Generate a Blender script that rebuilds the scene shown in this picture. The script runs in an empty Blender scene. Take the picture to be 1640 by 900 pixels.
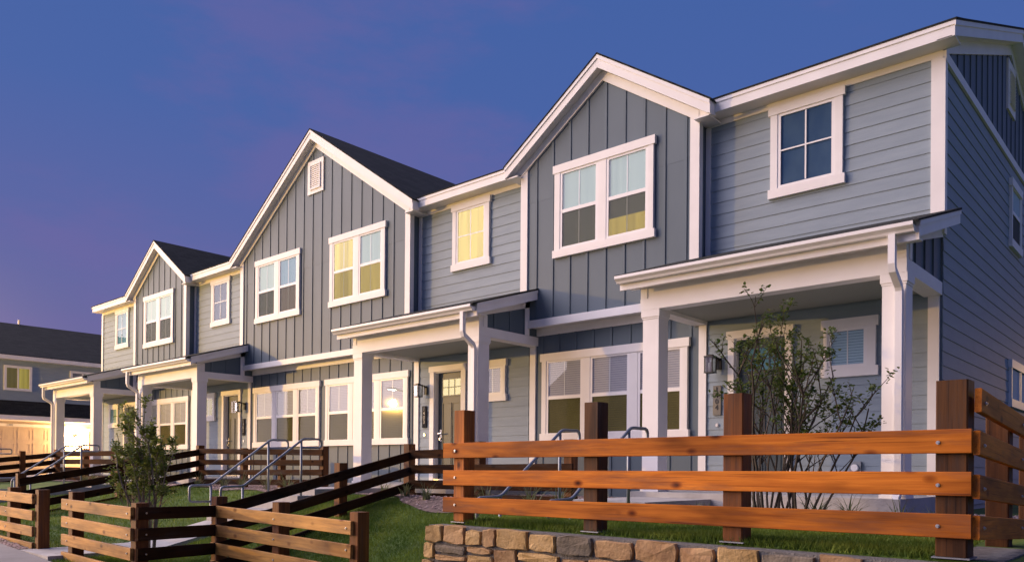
import bpy, bmesh, math, random
import numpy as np
from mathutils import Vector, Matrix
random.seed(7); RS = np.random.RandomState(5)
SC = bpy.context.scene; COL = SC.collection
R = math.radians

# ------------------------------------------------------------------ camera
CAM = Vector((15.007, -10.433, 0.450)); YAW, PITCH, ROLL, FPX, SHY = 0.72735, 0.004405, 0.00829, 1257.02, 294.87
cam = bpy.data.cameras.new('camera'); camo = bpy.data.objects.new('camera', cam); COL.objects.link(camo)
fw0 = Vector((-math.sin(YAW), math.cos(YAW), 0)); rt0 = Vector((math.cos(YAW), math.sin(YAW), 0)); Z = Vector((0, 0, 1))
fw = fw0*math.cos(PITCH)+Z*math.sin(PITCH); up0 = -fw0*math.sin(PITCH)+Z*math.cos(PITCH)
rt = rt0*math.cos(ROLL)+up0*math.sin(ROLL); up = -rt0*math.sin(ROLL)+up0*math.cos(ROLL)
M = Matrix((rt, up, -fw)).transposed().to_4x4(); M.translation = CAM
camo.matrix_world = M
cam.sensor_fit = 'HORIZONTAL'; cam.sensor_width = 36; cam.lens = FPX/1640*36; cam.shift_y = SHY/1640
cam.clip_start = .05; cam.clip_end = 6000
SC.camera = camo
SC.view_settings.view_transform = 'Standard'; SC.view_settings.look = 'None'
SC.view_settings.exposure = 0.25; SC.view_settings.gamma = 1.0
SC.cycles.use_denoising = True
SC.cycles.max_bounces = 6; SC.cycles.transparent_max_bounces = 12
SC.cycles.sample_clamp_indirect = 4

# ------------------------------------------------------------------ dusk sky and light
SUN_AZ = 242   # degrees from +Y clockwise: the afterglow lies in front of the row, to its left
SUN_EL = 31.0
sdir = Vector((math.sin(R(SUN_AZ))*math.cos(R(SUN_EL)), math.cos(R(SUN_AZ))*math.cos(R(SUN_EL)), math.sin(R(SUN_EL))))
W = bpy.data.worlds.new('World'); SC.world = W; W.use_nodes = True
nt = W.node_tree; nt.nodes.clear(); N = nt.nodes.new; L = nt.links.new
def ramp(tree, pts, interp='EASE'):
    r = tree.nodes.new('ShaderNodeValToRGB'); r.color_ramp.interpolation = interp
    e = r.color_ramp.elements
    while len(e) < len(pts): e.new(.5)
    for i, (p, c) in enumerate(pts): e[i].position = p; e[i].color = (*c, 1) if len(c) == 3 else c
    return r
def lin(*c): return tuple(((v/255+.055)/1.055)**2.4 if v > 10 else v/255/12.92 for v in c)
tc = N('ShaderNodeTexCoord'); sep = N('ShaderNodeSeparateXYZ'); L(tc.outputs['Generated'], sep.inputs[0])
el = ramp(nt, [(0, lin(112, 101, 150)), (.14, lin(108, 103, 157)), (.26, lin(92, 101, 164)), (.40, lin(73, 100, 167)), (.58, lin(66, 98, 166)), (1, lin(66, 104, 178))], 'LINEAR')
L(sep.outputs[2], el.inputs[0])
# soft mauve cloud
mp = N('ShaderNodeMapping'); mp.inputs['Scale'].default_value = (1.6, 1.6, 4.5); L(tc.outputs['Generated'], mp.inputs[0])
nz = N('ShaderNodeTexNoise'); nz.inputs['Scale'].default_value = 1.7; nz.inputs['Detail'].default_value = 8; nz.inputs['Roughness'].default_value = .6
L(mp.outputs[0], nz.inputs['Vector'])
cr = ramp(nt, [(.44, (0, 0, 0)), (.64, (1, 1, 1))]); L(nz.outputs[0], cr.inputs[0])
mx = N('ShaderNodeMixRGB'); mx.inputs[2].default_value = (*lin(112, 100, 162), 1); L(el.outputs[0], mx.inputs[1])
mm = N('ShaderNodeMath'); mm.operation = 'MULTIPLY'; mm.inputs[1].default_value = .46; L(cr.outputs[0], mm.inputs[0]); L(mm.outputs[0], mx.inputs[0])
# afterglow toward the sun
dt = N('ShaderNodeVectorMath'); dt.operation = 'DOT_PRODUCT'; dt.inputs[1].default_value = Vector((sdir.x, sdir.y, 0)).normalized(); L(tc.outputs['Generated'], dt.inputs[0])
g1 = ramp(nt, [(.66, (0, 0, 0)), (1.0, (1, 1, 1))]); L(dt.outputs['Value'], g1.inputs[0])
g2 = ramp(nt, [(0, (1, 1, 1)), (.1, (.6, .6, .6)), (.26, (0, 0, 0))]); L(sep.outputs[2], g2.inputs[0])
gm = N('ShaderNodeMath'); gm.operation = 'MULTIPLY'; L(g1.outputs[0], gm.inputs[0]); L(g2.outputs[0], gm.inputs[1])
mg = N('ShaderNodeMixRGB'); mg.inputs[2].default_value = (1.2, .80, .68, 1); L(gm.outputs[0], mg.inputs[0]); L(mx.outputs[0], mg.inputs[1])
sky = N('ShaderNodeTexSky'); sky.sky_type = 'NISHITA'; sky.sun_disc = False; sky.sun_elevation = R(SUN_EL); sky.sun_rotation = R(SUN_AZ)
ad = N('ShaderNodeMixRGB'); ad.blend_type = 'ADD'; ad.inputs[0].default_value = .003; L(mg.outputs[0], ad.inputs[1]); L(sky.outputs[0], ad.inputs[2])
bg = N('ShaderNodeBackground'); bg.inputs[1].default_value = .80; L(ad.outputs[0], bg.inputs[0])
wo = N('ShaderNodeOutputWorld'); L(bg.outputs[0], wo.inputs[0])
LAMP_W, GAR_W = 23000, 520
sl = bpy.data.lights.new('sun', 'SUN'); sl.energy = 4.3; sl.angle = R(66); sl.color = (1, .83, .87)
so = bpy.data.objects.new('sun', sl); COL.objects.link(so); so.rotation_euler = sdir.to_track_quat('Z', 'Y').to_euler(); so.location = (0, -30, 20)

# ------------------------------------------------------------------ materials
def mat(name, col, rough=.6, metal=0, spec=.4):
    m = bpy.data.materials.new(name); m.use_nodes = True
    b = m.node_tree.nodes['Principled BSDF']
    b.inputs['Base Color'].default_value = (*col, 1); b.inputs['Roughness'].default_value = rough
    b.inputs['Metallic'].default_value = metal; b.inputs['Specular IOR Level'].default_value = spec
    return m, b
def noisy(name, c1, c2, scale=(6, 6, 6), rough=.6, detail=5, bump=0, bscale=None, spec=.35, lo=.3, hi=.7, coord='Object', rnd=0.0):
    m, b = mat(name, c1, rough, 0, spec); t = m.node_tree
    tc = t.nodes.new('ShaderNodeTexCoord'); mp = t.nodes.new('ShaderNodeMapping'); mp.inputs['Scale'].default_value = scale
    t.links.new(tc.outputs[coord], mp.inputs[0])
    vec = mp.outputs[0]
    n = t.nodes.new('ShaderNodeTexNoise'); n.inputs['Scale'].default_value = 1; n.inputs['Detail'].default_value = detail
    t.links.new(vec, n.inputs['Vector'])
    r = ramp(t, [(lo, c1), (hi, c2)], 'LINEAR'); t.links.new(n.outputs[0], r.inputs[0])
    out = r.outputs[0]
    if rnd:
        oi = t.nodes.new('ShaderNodeObjectInfo'); hs = t.nodes.new('ShaderNodeHueSaturation')
        mr = t.nodes.new('ShaderNodeMapRange'); mr.inputs[3].default_value = 1-rnd; mr.inputs[4].default_value = 1+rnd
        t.links.new(oi.outputs['Random'], mr.inputs[0]); t.links.new(mr.outputs[0], hs.inputs['Value']); t.links.new(out, hs.inputs['Color']); out = hs.outputs[0]
        ad = t.nodes.new('ShaderNodeVectorMath'); ad.operation = 'ADD'; mu = t.nodes.new('ShaderNodeVectorMath'); mu.operation = 'SCALE'
        mu.inputs[0].default_value = (17, 31, 23); t.links.new(oi.outputs['Random'], mu.inputs['Scale'])
        t.links.new(mp.outputs[0], ad.inputs[0]); t.links.new(mu.outputs[0], ad.inputs[1]); t.links.new(ad.outputs[0], n.inputs['Vector']); vec = ad.outputs[0]
    t.links.new(out, b.inputs['Base Color'])
    if bump:
        bn = t.nodes.new('ShaderNodeTexNoise'); bn.inputs['Scale'].default_value = bscale or 3; bn.inputs['Detail'].default_value = 6
        t.links.new(vec, bn.inputs['Vector'])
        bp = t.nodes.new('ShaderNodeBump'); bp.inputs['Strength'].default_value = bump; bp.inputs['Distance'].default_value = .02
        t.links.new(bn.outputs[0], bp.inputs['Height']); t.links.new(bp.outputs[0], b.inputs['Normal'])
    return m
def wood(name, c1, c2, axis, knots=True, rough=.6, spec=.2):
    """stained cedar: grain runs along the piece's own axis"""
    m, b = mat(name, c1, rough, 0, spec); t = m.node_tree; N = t.nodes.new; L = t.links.new
    tc = N('ShaderNodeTexCoord'); oi = N('ShaderNodeObjectInfo')
    mu = N('ShaderNodeVectorMath'); mu.operation = 'SCALE'; mu.inputs[0].default_value = (37, 53, 71); L(oi.outputs['Random'], mu.inputs['Scale'])
    ad = N('ShaderNodeVectorMath'); ad.operation = 'ADD'; L(tc.outputs['Object'], ad.inputs[0]); L(mu.outputs[0], ad.inputs[1])
    mp = N('ShaderNodeMapping'); s = [38, 38, 38]; s[axis] = 1.6; mp.inputs['Scale'].default_value = s; L(ad.outputs[0], mp.inputs[0])
    n = N('ShaderNodeTexNoise'); n.inputs['Scale'].default_value = 1; n.inputs['Detail'].default_value = 6; n.inputs['Roughness'].default_value = .62
    n.inputs['Distortion'].default_value = .6; L(mp.outputs[0], n.inputs['Vector'])
    r = ramp(t, [(.3, c2), (.62, c1)], 'LINEAR'); L(n.outputs[0], r.inputs[0]); out = r.outputs[0]
    # broad stain patches
    mp2 = N('ShaderNodeMapping'); s2 = [5, 5, 5]; s2[axis] = 1.3; mp2.inputs['Scale'].default_value = s2; L(ad.outputs[0], mp2.inputs[0])
    n2 = N('ShaderNodeTexNoise'); n2.inputs['Scale'].default_value = 1; n2.inputs['Detail'].default_value = 3; L(mp2.outputs[0], n2.inputs['Vector'])
    r2 = ramp(t, [(.28, (.38, .34, .34)), (.5, (.95, .93, .92)), (.72, (1.3, 1.3, 1.25))], 'LINEAR'); L(n2.outputs[0], r2.inputs[0])
    m1 = N('ShaderNodeMixRGB'); m1.blend_type = 'MULTIPLY'; m1.inputs[0].default_value = 1; L(out, m1.inputs[1]); L(r2.outputs[0], m1.inputs[2]); out = m1.outputs[0]
    if knots:
        mp3 = N('ShaderNodeMapping'); s3 = [13, 13, 13]; s3[axis] = 7.5; mp3.inputs['Scale'].default_value = s3; L(ad.outputs[0], mp3.inputs[0])
        v = N('ShaderNodeTexVoronoi'); v.inputs['Scale'].default_value = .46; L(mp3.outputs[0], v.inputs['Vector'])
        r3 = ramp(t, [(.05, (.09, .05, .04)), (.10, (.40, .28, .22)), (.20, (1, 1, 1))], 'LINEAR'); L(v.outputs['Distance'], r3.inputs[0])
        m2 = N('ShaderNodeMixRGB'); m2.blend_type = 'MULTIPLY'; m2.inputs[0].default_value = 1; L(out, m2.inputs[1]); L(r3.outputs[0], m2.inputs[2]); out = m2.outputs[0]
    # grey brown weathering and thin dark checks along the grain
    mp4 = N('ShaderNodeMapping'); s4 = [7, 7, 7]; s4[axis] = .9; mp4.inputs['Scale'].default_value = s4; mp4.inputs['Location'].default_value = (3, 9, 5); L(ad.outputs[0], mp4.inputs[0])
    n4 = N('ShaderNodeTexNoise'); n4.inputs['Scale'].default_value = 1; n4.inputs['Detail'].default_value = 7; n4.inputs['Roughness'].default_value = .7; L(mp4.outputs[0], n4.inputs['Vector'])
    r4 = ramp(t, [(.50, (0, 0, 0)), (.68, (.75, .75, .75))], 'LINEAR'); L(n4.outputs[0], r4.inputs[0])
    m4 = N('ShaderNodeMixRGB'); m4.inputs[2].default_value = (*[v*.45+.035 for v in c2], 1); L(r4.outputs[0], m4.inputs[0]); L(out, m4.inputs[1]); out = m4.outputs[0]
    mp5 = N('ShaderNodeMapping'); s5 = [120, 120, 120]; s5[axis] = 1.2; mp5.inputs['Scale'].default_value = s5; L(ad.outputs[0], mp5.inputs[0])
    n5 = N('ShaderNodeTexNoise'); n5.inputs['Scale'].default_value = 1; n5.inputs['Detail'].default_value = 2; L(mp5.outputs[0], n5.inputs['Vector'])
    r5 = ramp(t, [(.26, (.35, .3, .28)), (.36, (1, 1, 1))], 'LINEAR'); L(n5.outputs[0], r5.inputs[0])
    m5 = N('ShaderNodeMixRGB'); m5.blend_type = 'MULTIPLY'; m5.inputs[0].default_value = 1; L(out, m5.inputs[1]); L(r5.outputs[0], m5.inputs[2]); out = m5.outputs[0]
    hs = N('ShaderNodeHueSaturation'); mr = N('ShaderNodeMapRange'); mr.inputs[3].default_value = .82; mr.inputs[4].default_value = 1.15
    L(oi.outputs['Random'], mr.inputs[0]); L(mr.outputs[0], hs.inputs['Value']); L(out, hs.inputs['Color'])
    L(hs.outputs[0], b.inputs['Base Color'])
    bp = N('ShaderNodeBump'); bp.inputs['Strength'].default_value = .35; bp.inputs['Distance'].default_value = .004; L(n.outputs[0], bp.inputs['Height']); L(bp.outputs[0], b.inputs['Normal'])
    return m
def emis(name, col, st):
    m = bpy.data.materials.new(name); m.use_nodes = True; t = m.node_tree; t.nodes.clear()
    e = t.nodes.new('ShaderNodeEmission'); e.inputs[0].default_value = (*col, 1); e.inputs[1].default_value = st
    o = t.nodes.new('ShaderNodeOutputMaterial'); t.links.new(e.outputs[0], o.inputs[0]); return m
def emis_folds(name, col, st):
    m = emis(name, col, st); t = m.node_tree; e = t.nodes['Emission']; tc = t.nodes.new('ShaderNodeTexCoord'); mp = t.nodes.new('ShaderNodeMapping'); mp.inputs['Scale'].default_value = (9, 9, .35); t.links.new(tc.outputs['Object'], mp.inputs[0])
    n = t.nodes.new('ShaderNodeTexNoise'); n.inputs['Scale'].default_value = 1; n.inputs['Detail'].default_value = 4; t.links.new(mp.outputs[0], n.inputs['Vector'])
    r = ramp(t, [(.3, tuple(c*.62 for c in col)), (.6, col), (.8, tuple(min(1, c*1.15+.03) for c in col))], 'LINEAR'); t.links.new(n.outputs[0], r.inputs[0]); t.links.new(r.outputs[0], e.inputs[0]); return m
def glass(name, tint, refl, rough=.015, k=.34):
    m = bpy.data.materials.new(name); m.use_nodes = True; t = m.node_tree; t.nodes.clear(); N = t.nodes.new
    tr = N('ShaderNodeBsdfTransparent'); tr.inputs[0].default_value = (*tint, 1)
    gl = N('ShaderNodeBsdfGlossy'); gl.inputs['Roughness'].default_value = rough; gl.inputs[0].default_value = (.95, .97, 1, 1)
    lw = N('ShaderNodeLayerWeight'); lw.inputs[0].default_value = .35
    ma = N('ShaderNodeMath'); ma.operation = 'MULTIPLY_ADD'; ma.inputs[1].default_value = k; ma.inputs[2].default_value = refl; ma.use_clamp = True
    t.links.new(lw.outputs['Fresnel'], ma.inputs[0])
    # real panes are never flat: a slow wobble
    tc = N('ShaderNodeTexCoord'); nn = N('ShaderNodeTexNoise'); nn.inputs['Scale'].default_value = 1.1; nn.inputs['Detail'].default_value = 1; t.links.new(tc.outputs['Object'], nn.inputs['Vector'])
    bp = N('ShaderNodeBump'); bp.inputs['Strength'].default_value = .04; bp.inputs['Distance'].default_value = .05; t.links.new(nn.outputs[0], bp.inputs['Height']); t.links.new(bp.outputs[0], gl.inputs['Normal'])
    ge = N('ShaderNodeNewGeometry'); bf = N('ShaderNodeMath'); bf.operation = 'SUBTRACT'; bf.inputs[0].default_value = 1; t.links.new(ge.outputs['Backfacing'], bf.inputs[1])
    mb_ = N('ShaderNodeMath'); mb_.operation = 'MULTIPLY'; t.links.new(ma.outputs[0], mb_.inputs[0]); t.links.new(bf.outputs[0], mb_.inputs[1])
    mx = N('ShaderNodeMixShader'); t.links.new(mb_.outputs[0], mx.inputs[0]); t.links.new(tr.outputs[0], mx.inputs[1]); t.links.new(gl.outputs[0], mx.inputs[2])
    o = N('ShaderNodeOutputMaterial'); t.links.new(mx.outputs[0], o.inputs[0]); return m
def shingle(name, c1, c2):
    m, b = mat(name, c1, .9, 0, .2); t = m.node_tree; N = t.nodes.new; L = t.links.new
    tc = N('ShaderNodeTexCoord'); mp = N('ShaderNodeMapping'); L(tc.outputs['UV'], mp.inputs[0])
    br = N('ShaderNodeTexBrick'); br.inputs['Scale'].default_value = 1; br.inputs['Brick Width'].default_value = .3; br.inputs['Row Height'].default_value = .14
    br.inputs['Mortar Size'].default_value = .006; br.inputs['Color1'].default_value = (*c1, 1); br.inputs['Color2'].default_value = (*c2, 1); br.inputs['Mortar'].default_value = (.008, .008, .008, 1)
    L(mp.outputs[0], br.inputs['Vector'])
    n = N('ShaderNodeTexNoise'); n.inputs['Scale'].default_value = 60; L(tc.outputs['Object'], n.inputs['Vector'])
    mr = ramp(t, [(.3, (.6, .6, .6)), (.7, (1.5, 1.5, 1.5))], 'LINEAR'); L(n.outputs[0], mr.inputs[0])
    mm = N('ShaderNodeMixRGB'); mm.blend_type = 'MULTIPLY'; mm.inputs[0].default_value = 1; L(br.outputs[0], mm.inputs[1]); L(mr.outputs[0], mm.inputs[2]); L(mm.outputs[0], b.inputs['Base Color'])
    bp = N('ShaderNodeBump'); bp.inputs['Strength'].default_value = .6; bp.inputs['Distance'].default_value = .01; L(br.outputs['Fac'], bp.inputs['Height']); bp.invert = True; L(bp.outputs[0], b.inputs['Normal'])
    return m
MT = dict(
    siding=noisy('light grey blue siding paint', (.225, .285, .335), (.263, .327, .375), (2, 2, 14), .62, 6, .12, 6, rnd=.035),
    panel=noisy('slate blue panel paint', (.086, .122, .152), (.104, .142, .174), (1.2, 1.2, .7), .55, 6, .06, 12, rnd=.06),
    white=noisy('white trim paint', (.76, .745, .725), (.82, .805, .785), (3, 3, 3), .45, 5, .04, 10),
    ceil=mat('shade darkened ceiling paint', (.30, .315, .28), .7)[0],  # shade under the porch roof put into this darker ceiling colour
    gutter=mat('white gutter enamel', (.80, .79, .77), .3)[0],
    shingle=shingle('charcoal shingles', (.017, .020, .018), (.032, .034, .030)),
    flash=mat('dark drip edge', (.03, .03, .03), .5)[0],
    conc=noisy('concrete', (.33, .32, .31), (.46, .45, .43), (3, 3, 3), .85, 8, .25, 8),
    pave=noisy('pavement', (.21, .20, .19), (.29, .28, .265), (2, 2, 2), .9, 8, .25, 9),
    asphalt=noisy('asphalt', (.045, .045, .047), (.065, .064, .063), (8, 8, 8), .9, 8, .3, 9),
    soil=noisy('turf soil', (.050, .085, .014), (.085, .15, .018), (1.3, 1.3, 1.3), .95, 7, .5, 6),
    grass=noisy('grass blades', (.070, .135, .012), (.20, .27, .035), (2.2, 2.2, 2.2), .7, 8, lo=.36, hi=.64),
    bed=noisy('mulch', (.12, .085, .07), (.24, .17, .14), (12, 12, 12), .95, 6, .6, 5),
    gravel=noisy('pink granite gravel', (.20, .13, .11), (.48, .36, .31), (19, 19, 19), .9, 2, lo=.35, hi=.65),
    rail=wood('stained cedar rail', (.54, .175, .022), (.34, .092, .012), 0, spec=.1),
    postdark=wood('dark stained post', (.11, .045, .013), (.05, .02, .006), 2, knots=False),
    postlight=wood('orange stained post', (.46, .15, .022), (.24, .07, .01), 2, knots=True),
    raildark=wood('dark stained and shaded rail', (.05, .022, .008), (.028, .012, .005), 0, rough=.9, spec=.08),
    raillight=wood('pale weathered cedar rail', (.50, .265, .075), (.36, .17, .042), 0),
    post=wood('stained cedar post', (.17, .060, .014), (.075, .026, .007), 2, knots=False),
    stone=noisy('tan limestone', (.23, .125, .055), (.42, .27, .13), (5, 5, 5), .85, 8, .45, 7, rnd=.22),
    stone2=noisy('ochre limestone', (.27, .165, .055), (.46, .31, .14), (6, 6, 6), .85, 8, .5, 7, rnd=.2),
    stone3=noisy('grey brown limestone', (.10, .085, .062), (.26, .21, .15), (6, 6, 6), .85, 8, .5, 7, rnd=.35),
    mortar=noisy('grey mortar', (.10, .098, .09), (.19, .18, .165), (14, 14, 14), .95, 8, .7, 5),
    steel=mat('galvanised steel', (.25, .27, .29), .5, .6)[0],
    nickel=mat('brushed nickel', (.7, .68, .64), .25, 1)[0],
    black=mat('black powder coat', (.012, .013, .014), .45)[0],
    bolt=mat('zinc bolt', (.62, .62, .6), .35, .9)[0],
    door=noisy('slate door paint', (.045, .066, .080), (.058, .080, .092), (3, 3, 1), .45, 4),
    sash=mat('white vinyl', (.80, .79, .78), .35)[0],
    pane=glass('window glass', (.94, .96, .96), .022),
    screen=glass('screened glass', (.70, .71, .66), .012, .06, .10),
    shade=noisy('roller shade', (.30, .47, .47), (.38, .55, .53), (14, 14, .4), .8, 3),
    shadeblue=noisy('blue grey shade and lite reflection', (.07, .22, .33), (.12, .30, .42), (14, 14, .4), .8, 3),
    olive=noisy('dim room behind screen', (.13, .17, .12), (.19, .22, .14), (6, 6, 1), .9, 3),
    dusk=noisy('dim room with sky reflection', (.025, .065, .15), (.06, .11, .19), (3, 3, 2), .9, 3),  # blue of the sky mirrored in the glass, put into the room colour
    taupe=noisy('taupe shade', (.30, .26, .23), (.36, .32, .28), (10, 10, .4), .9, 3),
    blind=mat('white blind slat', (.50, .48, .54), .5)[0],
    blindblue=mat('blind slat with blue reflection', (.42, .60, .74), .5)[0],  # the pane's pale blue reflection put into the slat colour
    blindolive=noisy('olive reflection blind slat', (.27, .235, .125), (.38, .33, .18), (2, 2, 2), .6, 3),  # olive of the lower panes' reflections put into the slats
    olivelit=emis('olive reflection glow', (.66, .52, .15), .42),  # added glow behind lower panes, for the olive reflected in them
    lantern_glass=glass('lantern glass', (.8, .82, .82), .18),
    frost=mat('frosted lantern insert', (.75, .76, .76), .5)[0],
    lit=emis_folds('lamplit room', (.95, .66, .14), .85),
    litdim=emis_folds('dimly lit room', (.85, .64, .12), .36),
    litdim2=emis_folds('barely lit room', (.62, .45, .12), .16),
    litpale=emis('pale lit entry', (1, .74, .28), .8),
    lens=emis('street lamp lens', (1, .84, .60), 90),
    bulb=emis('lamp bulb', (1, .74, .40), 60),
    garage_siding=noisy('cream garage paint', (.50, .42, .33), (.56, .47, .37), (2, 2, 2), .6, 4),
    leaf=noisy('glossy small leaves', (.040, .080, .016), (.095, .145, .03), (9, 9, 9), .5, 3),
    leafl=noisy('light green leaves', (.14, .20, .035), (.27, .31, .07), (9, 9, 9), .5, 3),
    leaf2=noisy('yellow green leaves', (.09, .13, .025), (.17, .20, .05), (9, 9, 9), .5, 3),
    barkpale=noisy('pale bark', (.20, .16, .12), (.30, .25, .19), (20, 20, 6), .9, 5),
    bark=noisy('grey brown bark', (.045, .036, .028), (.09, .072, .055), (20, 20, 6), .9, 5),
    blade=noisy('grassy plant leaves', (.10, .13, .05), (.22, .24, .12), (7, 7, 7), .6, 3),
    red=mat('red petals', (.45, .05, .03), .6)[0],
    plaque=mat('dark bronze plaque', (.02, .021, .023), .8, 0, .1)[0],
    plaquetan=noisy('bronze plaque', (.10, .11, .12), (.22, .19, .13), (2, 2, 3), .35, 2),
    numeral=mat('grey numeral', (.30, .31, .32), .4)[0],
    numeraldark=mat('dark numeral', (.03, .03, .035), .4)[0],
)

for k_ in ('leaf', 'leaf2', 'leafl', 'blade', 'grass'):
    t_ = MT[k_].node_tree; b_ = t_.nodes['Principled BSDF']; o_ = t_.nodes['Material Output']; tl_ = t_.nodes.new('ShaderNodeBsdfTranslucent'); ms_ = t_.nodes.new('ShaderNodeMixShader'); ms_.inputs[0].default_value = .35
    t_.links.new(b_.inputs['Base Color'].links[0].from_socket, tl_.inputs[0]); t_.links.new(b_.outputs[0], ms_.inputs[1]); t_.links.new(tl_.outputs[0], ms_.inputs[2]); t_.links.new(ms_.outputs[0], o_.inputs[0])
# ------------------------------------------------------------------ mesh helpers
ORG = {}
class MB:
    def __init__(s): s.v = []; s.f = []
    def pts(s, p): i = len(s.v); s.v += [tuple(q) for q in p]; return i
    def hexa(s, p):   # 8 points: bottom ring 0-3, top ring 4-7
        i = s.pts(p); s.f += [tuple(i+k for k in q) for q in ((3, 2, 1, 0), (4, 5, 6, 7), (0, 1, 5, 4), (1, 2, 6, 5), (2, 3, 7, 6), (3, 0, 4, 7))]; return s
    def box(s, x0, x1, y0, y1, z0, z1): return s.hexa([(x0, y0, z0), (x1, y0, z0), (x1, y1, z0), (x0, y1, z0), (x0, y0, z1), (x1, y0, z1), (x1, y1, z1), (x0, y1, z1)])
    def lbox(s, F, a0, a1, n0, n1, z0, z1):
        return s.hexa([F(a0, n0, z0), F(a1, n0, z0), F(a1, n1, z0), F(a0, n1, z0), F(a0, n0, z1), F(a1, n0, z1), F(a1, n1, z1), F(a0, n1, z1)])
    def prism(s, A, B):   # two matching rings
        n = len(A); i = s.pts(list(A)+list(B))
        s.f.append(tuple(i+k for k in range(n))[::-1]); s.f.append(tuple(i+n+k for k in range(n)))
        for k in range(n): j = (k+1) % n; s.f.append((i+k, i+j, i+n+j, i+n+k))
        return s
    def tube(s, P, r, n=8, sq=False, caps=True, r2=None):
        P = [Vector(p) for p in P]; rings = []
        upv = Vector((0, 0, 1))
        for k, p in enumerate(P):
            d = (P[min(k+1, len(P)-1)]-P[max(k-1, 0)]).normalized()
            u = d.cross(upv)
            if u.length < 1e-3: u = d.cross(Vector((0, 1, 0)))
            u.normalize(); w = u.cross(d)
            if k and rings:
                u = (s._lu-d*s._lu.dot(d)).normalized(); w = u.cross(d)
            s._lu = u
            rr = r if r2 is None else r+(r2-r)*k/(len(P)-1)
            sc = 1
            rings.append(s.pts([p+(u*math.cos(2*math.pi*(q+.5)/n)+w*math.sin(2*math.pi*(q+.5)/n))*rr for q in range(n)]))
        for a, b in zip(rings, rings[1:]):
            for q in range(n): t = (q+1) % n; s.f.append((a+q, a+t, b+t, b+q))
        if caps: s.f.append(tuple(rings[0]+q for q in range(n))[::-1]); s.f.append(tuple(rings[-1]+q for q in range(n)))
        return s
    def mesh(s, name, off=(0, 0, 0), smooth=False):
        me = bpy.data.meshes.new(name)
        me.from_pydata([(a-off[0], b-off[1], c-off[2]) for a, b, c in s.v], [], s.f)
        bm = bmesh.new(); bm.from_mesh(me); bmesh.ops.recalc_face_normals(bm, faces=bm.faces); bm.to_mesh(me); bm.free()
        if smooth:
            for p in me.polygons: p.use_smooth = True
        return me
def link(name, me, m, parent=None, kind=None):
    o = bpy.data.objects.new(name, me)
    if m is not None and not me.materials: me.materials.append(m)
    COL.objects.link(o)
    if parent is not None: o.parent = parent
    if kind: o['kind'] = kind
    return o
def obj(name, mb, m, parent=None, kind=None, smooth=False):
    """one mesh object, built in world coordinates; its origin is its thing's base"""
    off = ORG.get(parent.name, (0, 0, 0)) if parent is not None else (0, 0, 0)
    o = link(name, mb.mesh(name, off, smooth), m, parent, kind); ORG[o.name] = off
    return o
def tag(o, label, cat, group=None):
    o['label'] = label; o['category'] = cat
    if group: o['group'] = group
    return o
def thing(name, label, cat, loc=(0, 0, 0), group=None):
    o = bpy.data.objects.new(name, None); COL.objects.link(o); o.location = loc; o.empty_display_size = .2
    ORG[o.name] = tuple(loc); return tag(o, label, cat, group)
def copy_tree(o, parent=None):
    c = o.copy(); COL.objects.link(c); ORG[c.name] = ORG.get(o.name, (0, 0, 0))
    if parent is not None: c.parent = parent
    for ch in list(o.children): copy_tree(ch, c)
    return c
def front(y0): return lambda a, n, z: (a, y0-n, z)
def endw(x0): return lambda a, n, z: (x0+n, a, z)
def uv_slope(o, o0, du, dv):
    """UVs in metres along the eave (du) and up the slope (dv), so shingle courses follow the roof"""
    me = o.data; u = me.uv_layers.new(name='courses')
    o0, du, dv = Vector(o0), Vector(du), Vector(dv)
    for l in me.loops:
        p = me.vertices[l.vertex_index].co-o0; u.data[l.index].uv = (p.dot(du), p.dot(dv))

# ------------------------------------------------------------------ terrain
def sm(t): t = np.clip(t, 0, 1); return t*t*(3-2*t)
def street(X): return np.clip(-.72-.045*(X-4), -1.35, -.16)
def H(X, Y):
    X = np.asarray(X, float); Y = np.asarray(Y, float)
    t = np.clip((-2.55-Y)/3.1, 0, 1); h = (t*.75+sm(t)*.25)*street(X)
    py = np.where(X > 9.63, (Y > -5.44)*1.0, sm((Y+5.75)/1.9))
    p = sm((X-8.7)/1.25)*py*sm((20-X)/3)
    h = h*(1-p)+(-.05)*p
    h = h+.012*np.sin(X*2.3+1)*np.sin(Y*2.9)*(t > 0)*(t < 1)
    return h
def hz(x, y): return float(H(x, y))
def grid(name, xs, ys, m, dz=0.0, kind='structure', zf=None):
    Xg, Yg = np.meshgrid(xs, ys); Zg = (zf or H)(Xg, Yg)+dz
    v = np.stack([Xg.ravel(), Yg.ravel(), Zg.ravel()], 1); nx, ny = len(xs), len(ys)
    i = np.arange(nx*ny).reshape(ny, nx); f = np.stack([i[:-1, :-1].ravel(), i[:-1, 1:].ravel(), i[1:, 1:].ravel(), i[1:, :-1].ravel()], 1)
    me = bpy.data.meshes.new(name); me.from_pydata(v.tolist(), [], f.tolist())
    for p in me.polygons: p.use_smooth = True
    return link(name, me, m, None, kind)
xs = np.unique(np.concatenate([[-3000, -900, -300, -120, -60], np.arange(-40, -14, 2), np.arange(-14, 16.01, .2), [9.6, 9.66], np.arange(18, 42, 3), [60, 120, 300, 900, 3000]]))
ys = np.unique(np.concatenate([[-3000, -900, -300, -100, -50, -30, -18, -12], np.arange(-9, -.9, .125), [-5.46, -5.42], [0, 1, 3, 6, 9, 14, 20, 40, 100, 300, 900, 3000]]))
grid('ground', xs, ys, MT['soil'])
ws = np.unique(np.concatenate([np.arange(-40, 40.1, 1.0)]))
zst = lambda X, Y: street(X)
grid('pavement', ws, np.array([-8.9, -8.0, -7.5, -7.02]), MT['pave'], .02, zf=zst)
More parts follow.
